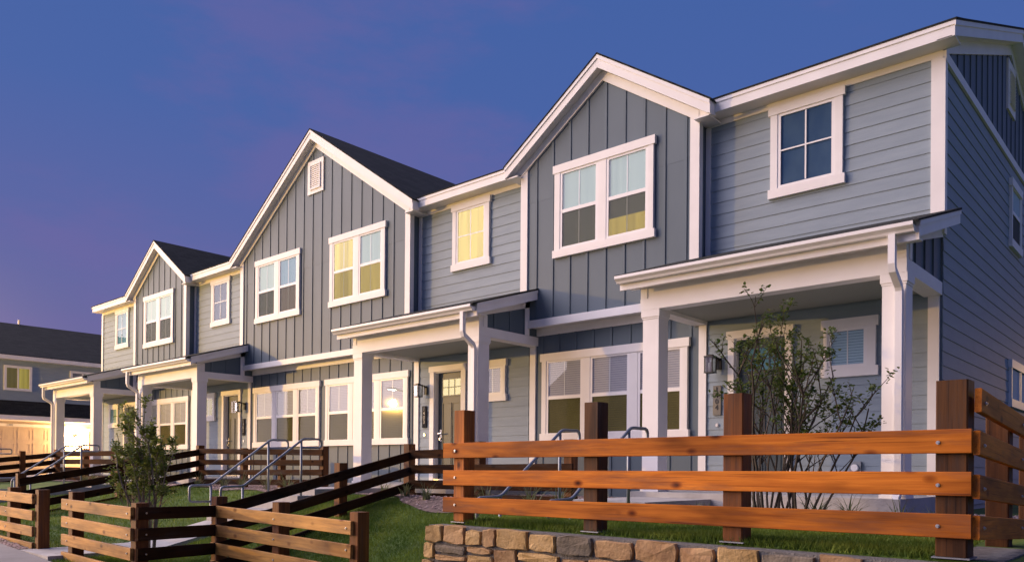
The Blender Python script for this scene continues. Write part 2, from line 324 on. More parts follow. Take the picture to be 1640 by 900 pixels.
grid('road', np.array([-300, -100, *ws, 100, 300]), np.array([-16.5, -12, -9.06]), MT['asphalt'], .008, zf=zst)
kb = MB()
for a, b in zip(ws, ws[1:]):
    za, zb = float(street(a)), float(street(b))
    kb.hexa([(a, -9.06, za-.1), (b, -9.06, zb-.1), (b, -8.9, zb-.1), (a, -8.9, za-.1), (a, -9.06, za+.03), (b, -9.06, zb+.03), (b, -8.9, zb+.03), (a, -8.9, za+.03)])
obj('kerb', kb, MT['conc'], None, 'structure')
grid('far_pavement', ws, np.array([-21.5, -19, -16.6]), MT['pave'], .03, zf=zst)

# ------------------------------------------------------------------ the townhouse row
row = thing('townhouse_row', 'long row of attached grey blue two storey townhouses with white trim, gables and porches', 'townhouses', (0, 0, 0))
EX = .1722; SEAM0 = 5.347
WT, PT, ST = MT['white'], MT['panel'], MT['siding']

def siding(part, F, a0, a1, z0, z1, holes=(), top=None):
    """lap boards, each its own piece, cut round door openings; top(z) may clip the run"""
    k = math.floor((SEAM0-z0)/EX)+1
    zb = SEAM0-k*EX
    while zb < z1-.01:
        lo, hi = max(zb, z0), min(zb+EX+.012, z1)
        if hi-lo > .02:
            runs = [(a0, a1)]
            for (h0, h1, q0, q1) in holes:
                if lo < q1-.03 and hi > q0+.03:
                    runs = [r for (s, e) in runs for r in ((s, min(e, h0)), (max(s, h1), e)) if r[1]-r[0] > .01]
            if a1-a0 > 5:
                o_ = ((k*7919) % 5)*.72+.9; cuts = [a0+o_, a0+o_+3.66]
                runs = [(max(s, c0)+.0015, min(e, c1)-.0015) for (s, e) in runs for c0, c1 in zip([a0]+cuts, cuts+[a1])]
            k -= 1
            mb = MB()
            for s, e in runs:
                mb.hexa([F(s, -.004, lo), F(e, -.004, lo), F(e, .013, lo), F(s, .013, lo), F(s, -.004, hi), F(e, -.004, hi), F(e, .003, hi), F(s, .003, hi)])
            if mb.v: obj('siding_board', mb, ST, part)
        zb += EX

def panels(part, F, a0, a1, z0, topf, phase, holes=(), joint=None):
    """board and batten: wide panels with a batten over each joint"""
    g = [a0]; k = math.ceil((a0-phase)/.354+.12)
    while phase+k*.354 < a1-.05: g.append(phase+k*.354); k += 1
    g.append(a1)
    for s, e in zip(g, g[1:]):
        mid = [s, e]
        pk = topf('peak') if callable(topf) else None
        def ring(zlo, zhi_f, n):
            pts = [F(s+.002, n, zlo), F(e-.002, n, zlo), F(e-.002, n, zhi_f(e))]
            if pk is not None and s < pk < e: pts.append(F(pk, n, zhi_f(pk)))
            pts.append(F(s+.002, n, zhi_f(s))); return pts
        tf = topf if callable(topf) else (lambda a: topf)
        if joint and min(tf(s), tf(e)) > joint+.05:
            mb = MB(); jf = lambda a: joint-.0006
            mb.hexa([F(s+.002, -.004, z0), F(e-.002, -.004, z0), F(e-.002, .004, z0), F(s+.002, .004, z0), F(s+.002, -.004, joint-.0006), F(e-.002, -.004, joint-.0006), F(e-.002, .004, joint-.0006), F(s+.002, .004, joint-.0006)])
            obj('wall_panel', mb, PT, part)
            mb = MB(); mb.prism(ring(joint+.0006, tf, -.004), ring(joint+.0006, tf, .006)); obj('wall_panel', mb, PT, part)
        else:
            mb = MB(); mb.prism(ring(z0, tf, -.004), ring(z0, tf, .005)); obj('wall_panel', mb, PT, part)
    for c in g[1:-1]:
        tf = topf if callable(topf) else (lambda a: topf)
        segs = [(z0, tf(c))]
        for (h0, h1, q0, q1) in holes:
            if h0-.02 < c < h1+.02: segs = [r for (s, e) in segs for r in ((s, min(e, q0)), (max(s, q1), e)) if r[1]-r[0] > .02]
        for s, e in segs: obj('batten', MB().lbox(F, c-.022, c+.022, .003, .019, s, e), PT, part)

def ring4(mb, F, a0, a1, z0, z1, w, n0, n1):
    mb.lbox(F, a0, a0+w, n0, n1, z0, z1); mb.lbox(F, a1-w, a1, n0, n1, z0, z1)
    mb.lbox(F, a0+w, a1-w, n0, n1, z0, z0+w); mb.lbox(F, a0+w, a1-w, n0, n1, z1-w, z1); return mb

def slats(F, a0, a1, z0, z1, pitch=.036):
    mb = MB(); z = z0
    while z < z1-.01:
        i = mb.pts([F(a0, .0215, z), F(a1, .0215, z), F(a1, .028, z+pitch*.86), F(a0, .028, z+pitch*.86)]); mb.f.append((i, i+1, i+2, i+3)); z += pitch
    return mb

def window(F, a0, a1, z0, z1, glz, sashes, hung=True, cross=False, vmunt=False, mid=None, head=.13, sill=.125, side=.115, parent=row):
    """a0..z1 is the outer trim; sashes = [(g0, g1, upper kind, lower kind)]"""
    g_lo, g_hi = glz
    c = MB()
    c.lbox(F, a0, a1, .0, .062, z1-head, z1)                       # head board, with ears
    c.lbox(F, a0, a1, .0, .062, z0, z0+sill)                       # sill board
    c.lbox(F, a0+.03, sashes[0][0]-.045, .0, .052, z0+sill, z1-head); c.lbox(F, sashes[-1][1]+.045, a1-.03, .0, .052, z0+sill, z1-head)
    for s, t in zip(sashes, sashes[1:]): c.lbox(F, s[1]+.045, t[0]-.045, .0, .05, z0+sill, z1-head)
    win = obj('window', c, WT, parent)
    for (g0, g1, ku, kl) in sashes:
        s = MB(); ring4(s, F, g0-.047, g1+.047, min(g_lo-.047, z0+sill-.01), max(g_hi+.047, z1-head+.01), .047, .0, .044)
        if hung:
            m_ = mid; s.lbox(F, g0, g1, .024, .0425, m_-.028, m_+.028)
        obj('sash', s, MT['sash'], win)
        parts = [(m_+.028, g_hi, ku, 'pane'), (g_lo, m_-.028, kl, 'screen')] if hung else [(g_lo, g_hi, ku, 'pane')]
        for (q0, q1, kd, gm) in parts:
            p = MB(); n_ = .034 if gm == 'pane' else .0305
            p.lbox(F, g0, g1, n_, n_+.004, q0, q1); obj('pane', p, MT[gm], win)
            if kd.startswith('blind'):
                bk = MT['olivelit'] if gm == 'screen' else MT['dusk'] if kd in ('blind', 'blind_blue') else MT['litdim']
                b = MB(); b.lbox(F, g0-.01, g1+.01, .0195, .0208, q0-.01, q1+.01); obj('room', b, bk, win)
                obj('blind', slats(F, g0, g1, q0-.005, q1), MT['blindolive' if gm == 'screen' else 'blindblue' if kd == 'blind_blue' else 'blind'], win)
            elif kd == 'half':      # shade stops part way: lamplit room under it
                zc = q0+(q1-q0)*.48
                b = MB(); b.lbox(F, g0-.01, g1+.01, .0195, .023, zc, q1+.01); obj('roller_shade', b, MT['olive'], win)
                b = MB(); b.lbox(F, g0-.01, g1+.01, .0195, .0208, q0-.01, zc); obj('room', b, MT['lit'], win)
            else:
                b = MB(); b.lbox(F, g0-.01, g1+.01, .0195, .0225, q0-.01, q1+.01); obj('roller_shade' if 'shade' in kd or kd == 'taupe' else 'room', b, MT[kd], win)
            if vmunt and (gm == 'pane' or vmunt == 2):
                p = MB(); p.lbox(F, (g0+g1)/2-.008, (g0+g1)/2+.008, .0288, .0298, q0, q1); obj('muntin', p, MT['sash'], win)
            if cross:
                p = MB(); c_ = (g0+g1)/2; zc = (q0+q1)/2; p.lbox(F, c_-.01, c_+.01, .0385, .042, q0, q1); p.lbox(F, g0, c_-.01, .0385, .042, zc-.01, zc+.01); p.lbox(F, c_+.01, g1, .0385, .042, zc-.01, zc+.01)
                obj('muntin', p, MT['sash'], win)
    return win

F0 = front(0.0); FG = front(-.246); HW = 12.6; BASE = .02

# --- siding sections: (left, right, door opening, upper window, small window, mirrored)
def section(x0, x1, door, dcase, upw, smw, kinds, lite):
    sec = MB()
    d0, d1 = door
    sec.box(x0, x1, .02, .16, 2.33, 5.50); sec.box(x0, d0, .02, .16, BASE, 2.33); sec.box(d1, x1, .02, .16, BASE, 2.33)
    part = obj('siding_wall', sec, ST, row)
    siding(part, F0, x0+.03, x1-.03, BASE, 2.62, holes=[(d0, d1, 0, 2.33)])
    siding(part, F0, x0+.06, x1-.06, 3.30, 5.425)
    ub = MB(); ub.box(x0+.001, x1-.001, -.022, .02, 5.425, 5.505); obj('frieze_board', ub, WT, row)
    g = [(upw[0]+.173, upw[1]-.173, kinds[0], None)]
    window(F0, upw[0], upw[1], upw[2], upw[3], (upw[2]+.172, upw[3]-.165), g, hung=False, cross=True, head=.12, sill=.125)
    s0, s1 = smw
    window(F0, s0, s1, 1.67, 2.42, (1.83, 2.26), [(s0+.128, s1-.178 if s1 > 0 and s0 > 10 else s1-.145, kinds[1], None)], hung=False, vmunt=True, head=.125, sill=.12)
    # door
    c0, c1 = dcase
    dm = MB(); dm.lbox(F0, d0+.02, d1-.02, -.115, -.07, .25, 2.30)
    dr = obj('door', dm, MT['door'], row)
    cs = MB(); cs.lbox(F0, c0-.02, c1+.02, 0, .06, 2.315, 2.425); cs.lbox(F0, c0, d0, 0, .045, BASE+.14, 2.315); cs.lbox(F0, d1, c1, 0, .045, BASE+.14, 2.315)
    cs.lbox(F0, d0-.001, d0+.02, -.12, .02, .17, 2.315); cs.lbox(F0, d1-.02, d1+.001, -.12, .02, .17, 2.315); cs.lbox(F0, d0+.02, d1-.02, -.12, .02, 2.297, 2.316)
    obj('casing', cs, WT, dr)
    th = MB(); th.lbox(F0, d0+.02, d1-.02, -.13, .05, .17, .245); obj('threshold', th, MT['nickel'], dr)
    w = (d1-d0-.04); e0, e1 = d0+.02+.13, d1-.02-.09
    rb = MB(); rb.lbox(F0, e0-.03, e1+.03, -.072, -.06, 1.83, 1.86); rb.lbox(F0, e0-.03, e1+.03, -.072, -.06, 2.165, 2.195)
    for a in (e0-.03, e1): rb.lbox(F0, a, a+.03, -.072, -.06, 1.86, 2.165)
    for k in (1, 2): a = e0+(e1-e0)*k/3; rb.lbox(F0, a-.008, a+.008, -.072, -.06, 1.86, 2.165)
    rb.lbox(F0, e0, e1, -.0715, -.0605, 2.005, 2.02)
    obj('lite_grid', rb, MT['door'], dr)
    pn = MB(); pn.lbox(F0, e0, e1, -.069, -.066, 1.86, 2.165); obj('pane', pn, MT['pane'], dr)
    pn = MB(); pn.lbox(F0, e0, e1, -.0697, -.0693, 1.86, 2.165); obj('lite_backing', pn, lite, dr)
    for k in (0, 1):
        a = e0-.02+(e1-e0+.04)*k/2; b_ = a+(e1-e0+.04)/2
        pp = MB(); ring4(pp, F0, a+.01, b_-.01, .42, 1.72, .018, -.071, -.060); obj('door_moulding', pp, MT['door'], dr)
    hx = d0+.09
    hd = MB(); hd.lbox(F0, hx-.03, hx+.03, -.071, -.058, .98, 1.2); hd.tube([F0(hx, -.06, 1.12), F0(hx, .0, 1.12), F0(hx+.1, .005, 1.13)], .011, 6); hd.tube([F0(hx, -.06, 1.02), F0(hx, -.03, 1.02)], .024, 8); obj('handle', hd, MT['nickel'], dr)
    return part
section(9.5, 12.6, (9.95, 10.70), (9.86, 10.79), (10.441, 11.468, 4.178, 5.437), (11.18, 11.89), ('dusk', 'blind_blue'), MT['shadeblue'])  # sky reflection in this door's lites painted as a blue backing
section(3.219, 6.133, (3.70, 4.45), (3.585, 4.569), (4.162, 5.182, 4.187, 5.444), (4.93, 5.605), ('lit', 'blind'), MT['litpale'])
section(-6.133, -3.219, (-4.45, -3.70), (-4.545, -3.59), (-5.182, -4.162, 4.187, 5.444), (-5.605, -4.90), ('dusk', 'litdim'), MT['taupe'])
section(-12.6, -9.5, (-10.70, -9.95), (-10.79, -9.86), (-11.468, -10.441, 4.178, 5.437), (-11.92, -11.16), ('shadeblue', 'shade'), MT['litdim'])

# corner / transition boards on the siding plane
cb = lambda x0, x1, z0, z1, n=.034, y0=0: obj('corner_board', MB().lbox(front(y0), x0, x1, -.002, n, z0, z1), WT, row)
for s in (1, -1):
    q = sorted
    for x0, x1, z0, z1 in ((12.472, 12.6, 3.30, 5.425), (12.45, 12.575, BASE, 2.62), (9.488, 9.56, 3.30, 5.425), (9.395, 9.515, BASE, 2.62), (6.075, 6.14, 3.30, 5.425), (6.143, 6.27, BASE, 2.62), (3.215, 3.292, 3.30, 5.425), (3.112, 3.243, BASE, 2.62)):
        a, b = sorted((s*x0, s*x1)); cb(a, b, z0, z1)
obj('corner_board', MB().box(12.6, 12.628, -.034, .075, 3.3, 5.40), WT, row)

# --- gables
def gable(xc, hw, peak, wins_up, wins_low, phase):
    x0, x1 = xc-hw, xc+hw; sl = .669; ia = peak-.345   # clip line for the wall under the frieze
    tf = lambda a: xc if a == 'peak' else ia-sl*abs(a-xc)
    bk = MB(); yb = -.235
    bk.prism([(x0+.02, yb, 2.97), (x1-.02, yb, 2.97), (x1-.02, yb, peak-.2-sl*hw), (xc, yb, peak-.2), (x0+.02, yb, peak-.2-sl*hw)], [(x0+.02, .1, 2.97), (x1-.02, .1, 2.97), (x1-.02, .1, peak-.2-sl*hw), (xc, .1, peak-.2), (x0+.02, .1, peak-.2-sl*hw)])
    wall = obj('panel_wall', bk, PT, row)
    panels(wall, FG, x0+.10, x1-.10, 2.962, tf, phase, [(w[0], w[1], w[2], w[3]) for w in wins_up], joint=4.97)
    # corner boards with a return round the corner
    for sx, xe in ((-1, x0), (1, x1)):
        c = MB(); a, b = sorted((xe, xe-sx*.135)); zt = ia-sl*(hw-.13)+.02
        c.box(a, b, -.246-.03, -.246+.01, 2.962, zt)
        obj('corner_board', c, WT, row)
        a, b = sorted((xe-sx*.0, xe+sx*.014)); obj('corner_board', MB().box(a, b, -.276, -.17, 2.964, 5.50), WT, row)
    # slanted frieze boards on the wall, under the rake soffit
    for sx in (-1, 1):
        fz = MB(); xo = xc+sx*(hw+.005)
        lo = lambda x: ia-sl*abs(x-xc)-.004; hi = lambda x: peak-.19-sl*abs(x-xc)
        fz.prism([(xc, -.286, lo(xc)), (xo, -.286, lo(xo)), (xo, -.286, hi(xo)), (xc, -.286, hi(xc))], [(xc, -.24, lo(xc)), (xo, -.24, lo(xo)), (xo, -.24, hi(xo)), (xc, -.24, hi(xc))])
        obj('frieze_board', fz, WT, row)
    # roof: two slopes, rake boards, soffits
    yr = 8.3 if peak > 7.5 else 3.3
    ye = -.43; ov = .255; rw = hw+ov
    zt = lambda x: peak-sl*abs(x-xc)
    for sx in (-1, 1):
        xe = xc+sx*rw
        rf = MB(); y1 = yr
        rf.prism([(xc, ye-.02, zt(xc)+.03), (xe+sx*.02, ye-.02, zt(xe+sx*.02)+.03), (xe+sx*.02, ye-.02, zt(xe+sx*.02)), (xc, ye-.02, zt(xc))], [(xc, y1, zt(xc)+.03), (xe+sx*.02, y1, zt(xe+sx*.02)+.03), (xe+sx*.02, y1, zt(xe+sx*.02)), (xc, y1, zt(xc))])
        ro = obj('gable_roof', rf, MT['shingle'], row); uv_slope(ro, (xc, 0, zt(xc)), (0, 1, 0), Vector((-sx, 0, sl)).normalized())
        for nm, d0, d1, yy in (('rake_board', -.002, .20, (ye, ye+.03)), ('rake_trim', -.002, .062, (ye-.014, ye))):
            rk = MB(); a = [(xc, zt(xc)-d0*0-.001), (xe, zt(xe)-.001), (xe, zt(xe)-d1*.93), (xe-sx*.05, zt(xe-sx*.05)-d1), (xc, zt(xc)-d1)]
            rk.prism([(x, yy[0], z) for x, z in a], [(x, yy[1], z) for x, z in a]); obj(nm, rk, WT, row)
        sf = MB(); a = [(xc, zt(xc)-.17), (xe-sx*.03, zt(xe-sx*.03)-.17), (xe-sx*.03, zt(xe-sx*.03)-.185), (xc, zt(xc)-.185)]
        sf.prism([(x, ye+.03, z) for x, z in a], [(x, -.235, z) for x, z in a]); obj('soffit', sf, WT, row)
        # eave end return, seen from the side
        ev = MB(); a = sorted((xe, xe-sx*.03)); ev.hexa([(a[0], ye+.03, zt(xe)-.19), (a[1], ye+.03, zt(xe)-.19), (a[1], -.255, zt(xe)-.17), (a[0], -.255, zt(xe)-.17), (a[0], ye+.03, zt(xe)-.004), (a[1], ye+.03, zt(xe)-.004), (a[1], -.255, zt(xe)-.004), (a[0], -.255, zt(xe)-.004)]); obj('eave_return', ev, WT, row)
        bx = MB(); a = sorted((xe-sx*.03, xc+sx*(hw-.01))); bx.box(a[0], a[1], ye+.03, .0, zt(xe)-.2, zt(xe)-.178); obj('soffit', bx, WT, row)
    # overhanging floor: belt course, soffit, frieze; lower wall flush with the siding
    bc = MB(); bc.box(x0-.008, x1+.008, -.30, -.246, 2.835, 2.962); bc.box(x0-.008, x1+.008, -.246, 0.0, 2.86, 2.93); obj('belt_course', bc, WT, row)
    ls = MB(); ls.box(x0+.08, x1-.08, -.03, .02, 2.735, 2.857); obj('frieze_board', ls, WT, row)
    lw = MB(); lw.box(x0, x1, .012, .12, BASE, 2.90); lowall = obj('panel_wall', lw, PT, row)
    panels(lowall, F0, x0+.09, x1-.09, BASE, 2.74, phase-.04, [(w[0], w[1], w[2], w[3]) for w in wins_low])
UP = (4.10, 5.28)
def up_win(x0, kinds): window(FG, x0, x0+1.95, 3.933, 5.458, UP, [(x0+.19, x0+.86, *kinds[0]), (x0+1.11, x0+1.78, *kinds[1])], mid=4.68, vmunt=2)
def low_win(x0, x1, g, kinds): window(F0, x0, x1, .929, 2.416, (1.06, 2.255), [(a, b, *k) for (a, b), k in zip(g, kinds)], mid=1.66, vmunt=1)
gable(7.8165, 1.6835, 6.935, [(6.844, 8.795, 3.933, 5.458)], [(6.398, 9.249, .929, 2.416)], 7.871)
gable(0, 3.219, 7.955, [(.556, 2.505, 3.933, 5.458), (-2.505, -.556, 3.933, 5.458)], [(.096, 2.96, .929, 2.416), (-2.96, -.096, .929, 2.416)], .223)
gable(-7.8165, 1.6835, 6.935, [(-8.795, -6.844, 3.933, 5.458)], [(-9.249, -6.398, .929, 2.416)], -7.871)
up_win(6.844, [('shade', 'olive'), ('shade', 'half')])
up_win(.556, [('lit', 'lit'), ('shade', 'lit')])
up_win(-2.505, [('shade', 'olive'), ('shadeblue', 'taupe')])
up_win(-8.795, [('shade', 'olive'), ('shade', 'olive')])
low_win(6.398, 9.249, [(6.571, 7.25), (7.49, 8.16), (8.40, 9.09)], [('blind', 'blind')]*3)
low_win(.096, 2.96, [(.27, .95), (1.18, 1.86), (2.10, 2.79)], [('blind', 'blind_lit')]*3)
low_win(-2.96, -.096, [(-2.79, -2.10), (-1.88, -1.18), (-.95, -.266)], [('blind_lit', 'blind_lit')]*3)
low_win(-9.249, -6.398, [(-9.09, -8.40), (-8.16, -7.49), (-7.25, -6.571)], [('blind_lit', 'blind_lit')]*3)
# attic vent
v = MB(); v.lbox(FG, -.302, .302, .0, .035, 6.588, 7.333); vent = obj('gable_vent', v, WT, row)
ring4(v2 := MB(), FG, -.2, .2, 6.68, 7.24, .03, .035, .06); obj('vent_frame', v2, WT, vent)
for k in range(11):
    z = 6.72+k*.045; m_ = MB(); m_.hexa([FG(-.17, .036, z), FG(.17, .036, z), FG(.17, .058, z), FG(-.17, .058, z), FG(-.17, .036, z+.036), FG(.17, .036, z+.036), FG(.17, .042, z+.036), FG(-.17, .042, z+.036)]); obj('vent_slat', m_, WT, vent)

# --- main roof, eaves, end wall
RS_ = .395; YE = -.28; ZT = 5.685; YR = 4.05; ZR = ZT+RS_*(YR-YE); XO = 12.78
for sy in (-1, 1):
    y_e = YE if sy < 0 else 2*YR-YE
    yc = .12 if sy < 0 else 2*YR-.12; zc = ZT+RS_*(.12-YE)
    rf = MB(); rf.prism([(-XO-.02, YR, ZR+.03), (-XO-.02, yc, zc+.025), (-XO-.02, yc, zc), (-XO-.02, YR, ZR)], [(XO+.02, YR, ZR+.03), (XO+.02, yc, zc+.025), (XO+.02, yc, zc), (XO+.02, YR, ZR)])
    ro = obj('main_roof', rf, MT['shingle'], row); uv_slope(ro, (0, YE, ZT), (1, 0, 0), Vector((0, -sy, RS_)).normalized())
    for xa, xb in (((9.5, XO+.02), (3.219, 6.133), (-6.133, -3.219), (-XO-.02, -9.5)) if sy < 0 else ((-XO-.02, XO+.02),)):
        rf = MB(); rf.prism([(xa, yc-sy*.002, zc+.0252), (xa, y_e+sy*.02, ZT+.022), (xa, y_e+sy*.02, ZT), (xa, yc-sy*.002, zc+.0003)], [(xb, yc-sy*.002, zc+.0252), (xb, y_e+sy*.02, ZT+.022), (xb, y_e+sy*.02, ZT), (xb, yc-sy*.002, zc+.0003)])
        re_ = obj('eave_roof', rf, MT['shingle'], row); uv_slope(re_, (0, YE, ZT), (1, 0, 0), Vector((0, -sy, RS_)).normalized())
def eave(x0, x1):
    f = MB(); f.box(x0, x1, YE, YE+.03, 5.508, ZT-.001); f.box(x0, x1, YE-.012, YE, ZT-.05, ZT-.002); obj('fascia_board', f, WT, row)
    s = MB(); s.box(x0, x1, YE+.03, .0, 5.507, 5.522); obj('soffit', s, WT, row)
eave(9.5, XO); eave(3.219, 6.133); eave(-6.133, -3.219); eave(-XO+.06, -9.5)
zr = lambda y: ZT+RS_*(y-YE) if y < YR else ZR-RS_*(y-YR)
for sx in (1, -1):
    X0 = sx*XO
    for ya, yb in ((YE, YR), (YR, 2*YR-YE)):
        r_ = MB(); a, b = sorted((X0, X0-sx*.03))
        y_ = ya+.0305 if ya == YE else ya; P = [(y_, zr(y_)-.001), (yb, zr(yb)-.001), (yb, zr(yb)-.19), (y_, zr(y_)-.18)]
        r_.prism([(a, y, z) for y, z in P], [(b, y, z) for y, z in P]); obj('rake_board', r_, WT, row)
        r_ = MB(); a, b = sorted((X0, X0+sx*.012)); y_ = ya-.013 if ya == YE else ya; P = [(y_, zr(y_)-.001), (yb, zr(yb)-.001), (yb, zr(yb)-.06), (y_, zr(y_)-.06)]
        r_.prism([(a, y, z) for y, z in P], [(b, y, z) for y, z in P]); obj('rake_trim', r_, WT, row)
        s_ = MB(); a, b = sorted((sx*12.59, X0-sx*.03)); P = [(ya, zr(ya)-.165), (yb, zr(yb)-.165), (yb, zr(yb)-.18), (ya, zr(ya)-.18)]
        s_.prism([(a, y, z) for y, z in P], [(b, y, z) for y, z in P]); obj('soffit', s_, WT, row)
FE = endw(12.6)
bk = MB(); bk.prism([(12.3, 0.03, BASE), (12.3, 8.05, BASE), (12.3, 8.05, 5.6), (12.3, YR, ZR-.15), (12.3, .03, 5.6)], [(12.585, 0.03, BASE), (12.585, 8.05, BASE), (12.585, 8.05, 5.6), (12.585, YR, ZR-.15), (12.585, .03, 5.6)])
ew = obj('end_wall', bk, ST, row)
siding(ew, FE, .005, 8.05, BASE, 5.372)
obj('belt_course', MB().lbox(FE, -.02, 8.07, -.002, .034, 5.37, 5.49), WT, row)
tfe = lambda a: YR if a == 'peak' else zr(a)-.33
gw = obj('panel_wall', MB().lbox(FE, .42, 7.6, -.02, .0, 5.49, 5.50), PT, row)
panels(gw, FE, .25, 7.8, 5.492, tfe, .30, [(3.78, 4.42, 6.1, 6.95)])
for ya, yb in ((.0, YR), (YR, 8.1)):
    fz = MB(); P = [(ya, zr(ya)-.34), (yb, zr(yb)-.34), (yb, zr(yb)-.175), (ya, zr(ya)-.17)]
    fz.prism([(12.602, y, z) for y, z in P], [(12.632, y, z) for y, z in P]); obj('frieze_board', fz, WT, row)
v = MB(); v.lbox(FE, 3.80, 4.40, .0, .035, 6.13, 6.92); vent = obj('gable_vent', v, WT, row)
for k in range(11):
    z = 6.24+k*.05; m_ = MB(); m_.hexa([FE(3.9, .036, z), FE(4.3, .036, z), FE(4.3, .06, z), FE(3.9, .06, z), FE(3.9, .036, z+.04), FE(4.3, .036, z+.04), FE(4.3, .042, z+.04), FE(3.9, .042, z+.04)]); obj('vent_slat', m_, WT, vent)
window(FE, 4.03, 4.95, 4.03, 5.12, (4.16, 4.98), [(4.16, 4.82, 'shade', 'olive')], mid=4.6)
window(FE, 4.07, 5.75, 1.50, 2.25, (1.62, 2.12), [(4.2, 4.83, 'shade', None), (5.0, 5.62, 'shade', None)], hung=False)
# other outer walls so the row is a closed building
bw = MB(); bw.box(-12.585, -12.3, .03, 8.05, BASE, 5.6); bw.box(-12.58, 12.58, 7.95, 8.05, BASE, 5.6); bw.prism([(-12.585, .03, 5.6), (-12.585, 8.05, 5.6), (-12.585, YR, ZR-.15)], [(-12.3, .03, 5.6), (-12.3, 8.05, 5.6), (-12.3, YR, ZR-.15)]); obj('rear_wall', bw, ST, row)
fd = MB(); fd.box(-12.58, 12.58, -.012, .2, -.5, BASE); fd.box(12.3, 12.59, .2, 8.0, -.5, BASE); obj('foundation', fd, MT['conc'], row)

# --- porches
def porch(b0, b1, down_right, rake_end, mirrored):
    YB = -1.48; e0, e1 = b0-.17, b1+.18
    if mirrored: e0, e1 = b0-.18, b1+.17
    sl = (3.556-2.99)/1.80; zt = lambda y: 3.556+sl*y
    slab = MB(); slab.box(b0-.06, b1+.0, -1.66, 0.0, -.6, .165); obj('porch_floor', slab, MT['conc'], row)
    bm_ = MB(); bm_.box(b0, b1, YB, YB+.2, 2.57, 2.72)
    for x in (b0, b1-.2): bm_.box(x, x+.2, YB+.2, .0, 2.57, 2.72)
    beam = obj('porch_beam', bm_, WT, row)
    up_ = MB(); up_.box(b0+.1, b1-.1, YB+.012, YB+.19, 2.722, 2.90)
    for x in (b0+.004, b1-.104): up_.box(x, x+.1, YB+.003, YB+.1, 2.722, 2.90)
    obj('frieze_board', up_, WT, beam)
    cl = MB(); cl.box(b0+.2, b1-.2, YB+.2, .0, 2.62, 2.64); obj('porch_ceiling', cl, MT['ceil'], row)
    # side gables: panel and battens, framed
    for xs_, sx in ((b1, 1), (b0, -1)):
        pl = MB(); xa = xs_-sx*.02; xb = xs_-sx*.06
        P = [(YB+.09, 2.72), (-.0, 2.72), (-.0, zt(0)-.2), (YB+.09, zt(YB+.09)-.2)]
        pl.prism([(xa, y, z) for y, z in P], [(xb, y, z) for y, z in P]); sd = obj('porch_side', pl, PT, row)
        for y in (-1.1, -.72, -.36):
            m_ = MB(); a, b = sorted((xs_-sx*.02, xs_-sx*.002)); m_.box(a, b, y-.023, y+.023, 2.722, zt(y)-.21); obj('batten', m_, PT, sd)
        tr = MB(); a, b = sorted((xs_-sx*.015, xs_+sx*.006))
        P = [(YB+.003, zt(YB)-.215), (0, zt(0)-.29), (0, zt(0)-.12), (YB+.003, zt(YB)-.1)]
        tr.prism([(a, y, z) for y, z in P], [(b, y, z) for y, z in P]); obj('frieze_board', tr, WT, sd)
        obj('corner_board', MB().box(a, b, YB+.1, YB+.19, 2.722, zt(YB+.1)-.21), WT, sd)
        tr = MB()
        if not (rake_end == 'open' and sx == (1 if not mirrored else -1)): tr.box(a, b, -.36, -.25, 2.722, 3.3)
        if tr.v: obj('corner_board', tr, WT, sd)
    # roof
    rf = MB(); P = [(0.02 if rake_end != 'open' else .02, zt(0)), (-1.83, zt(-1.83)), (-1.83, zt(-1.83)+.022), (.02, zt(0)+.03)]
    rf.prism([(e0-.02, y, z) for y, z in P], [(e1+.02, y, z) for y, z in P]); ro = obj('porch_roof', rf, MT['shingle'], row); uv_slope(ro, (0, -1.8, 2.98), (1, 0, 0), Vector((0, 1, sl)).normalized())
    for xs_, sx in ((e1, 1), (e0, -1)):
        opn = rake_end == 'open' and ((sx == 1) != mirrored)
        yend = .03 if opn else -.252
        for nm, dep, t0, t1 in (('rake_board', .165, -.03, 0), ('rake_trim', .055, 0, .012)):
            rk = MB(); a, b = sorted((xs_+sx*t0, xs_+sx*t1)); yf = -1.689 if nm == 'rake_board' else -1.717; P = [(yf, zt(yf)-.001), (yend, zt(yend)-.001), (yend, zt(yend)-dep), (yf, zt(yf)-dep)]
            rk.prism([(a, y, z) for y, z in P], [(b, y, z) for y, z in P]); obj(nm, rk, WT, ro)
        sf = MB(); a, b = sorted((xs_-sx*.03, (b1 if sx > 0 else b0)-sx*.01)); P = [(-1.69, zt(-1.69)-.1), (yend, zt(yend)-.1), (yend, zt(yend)-.115), (-1.69, zt(-1.69)-.115)]
        sf.prism([(a, y, z) for y, z in P], [(b, y, z) for y, z in P]); obj('soffit', sf, WT, ro)
    fs = MB(); fs.box(e0, e1, -1.715, -1.69, 2.822, zt(-1.7)-.002); obj('fascia_board', fs, WT, ro)
    sf = MB(); sf.box(e0+.03, e1-.03, -1.69, YB+.02, 2.862, 2.876); obj('soffit', sf, WT, ro)
    gp = [(-1.716, 2.90), (-1.785, 2.90), (-1.797, 2.925), (-1.832, 2.95), (-1.838, 2.955), (-1.838, 2.992), (-1.822, 2.992), (-1.822, 2.965), (-1.716, 2.965)]
    gt = MB(); gt.prism([(e0-.01, y, z) for y, z in gp], [(e1-.03 if not mirrored else e1-.03, y, z) for y, z in gp]); obj('gutter', gt, MT['gutter'], ro)
    # posts
    px = [b0+.02, b1-.02-.24]
    if rake_end == 'open': px = [b0+.03, b1-.25] if not mirrored else [b0+.01, b1-.03-.24]
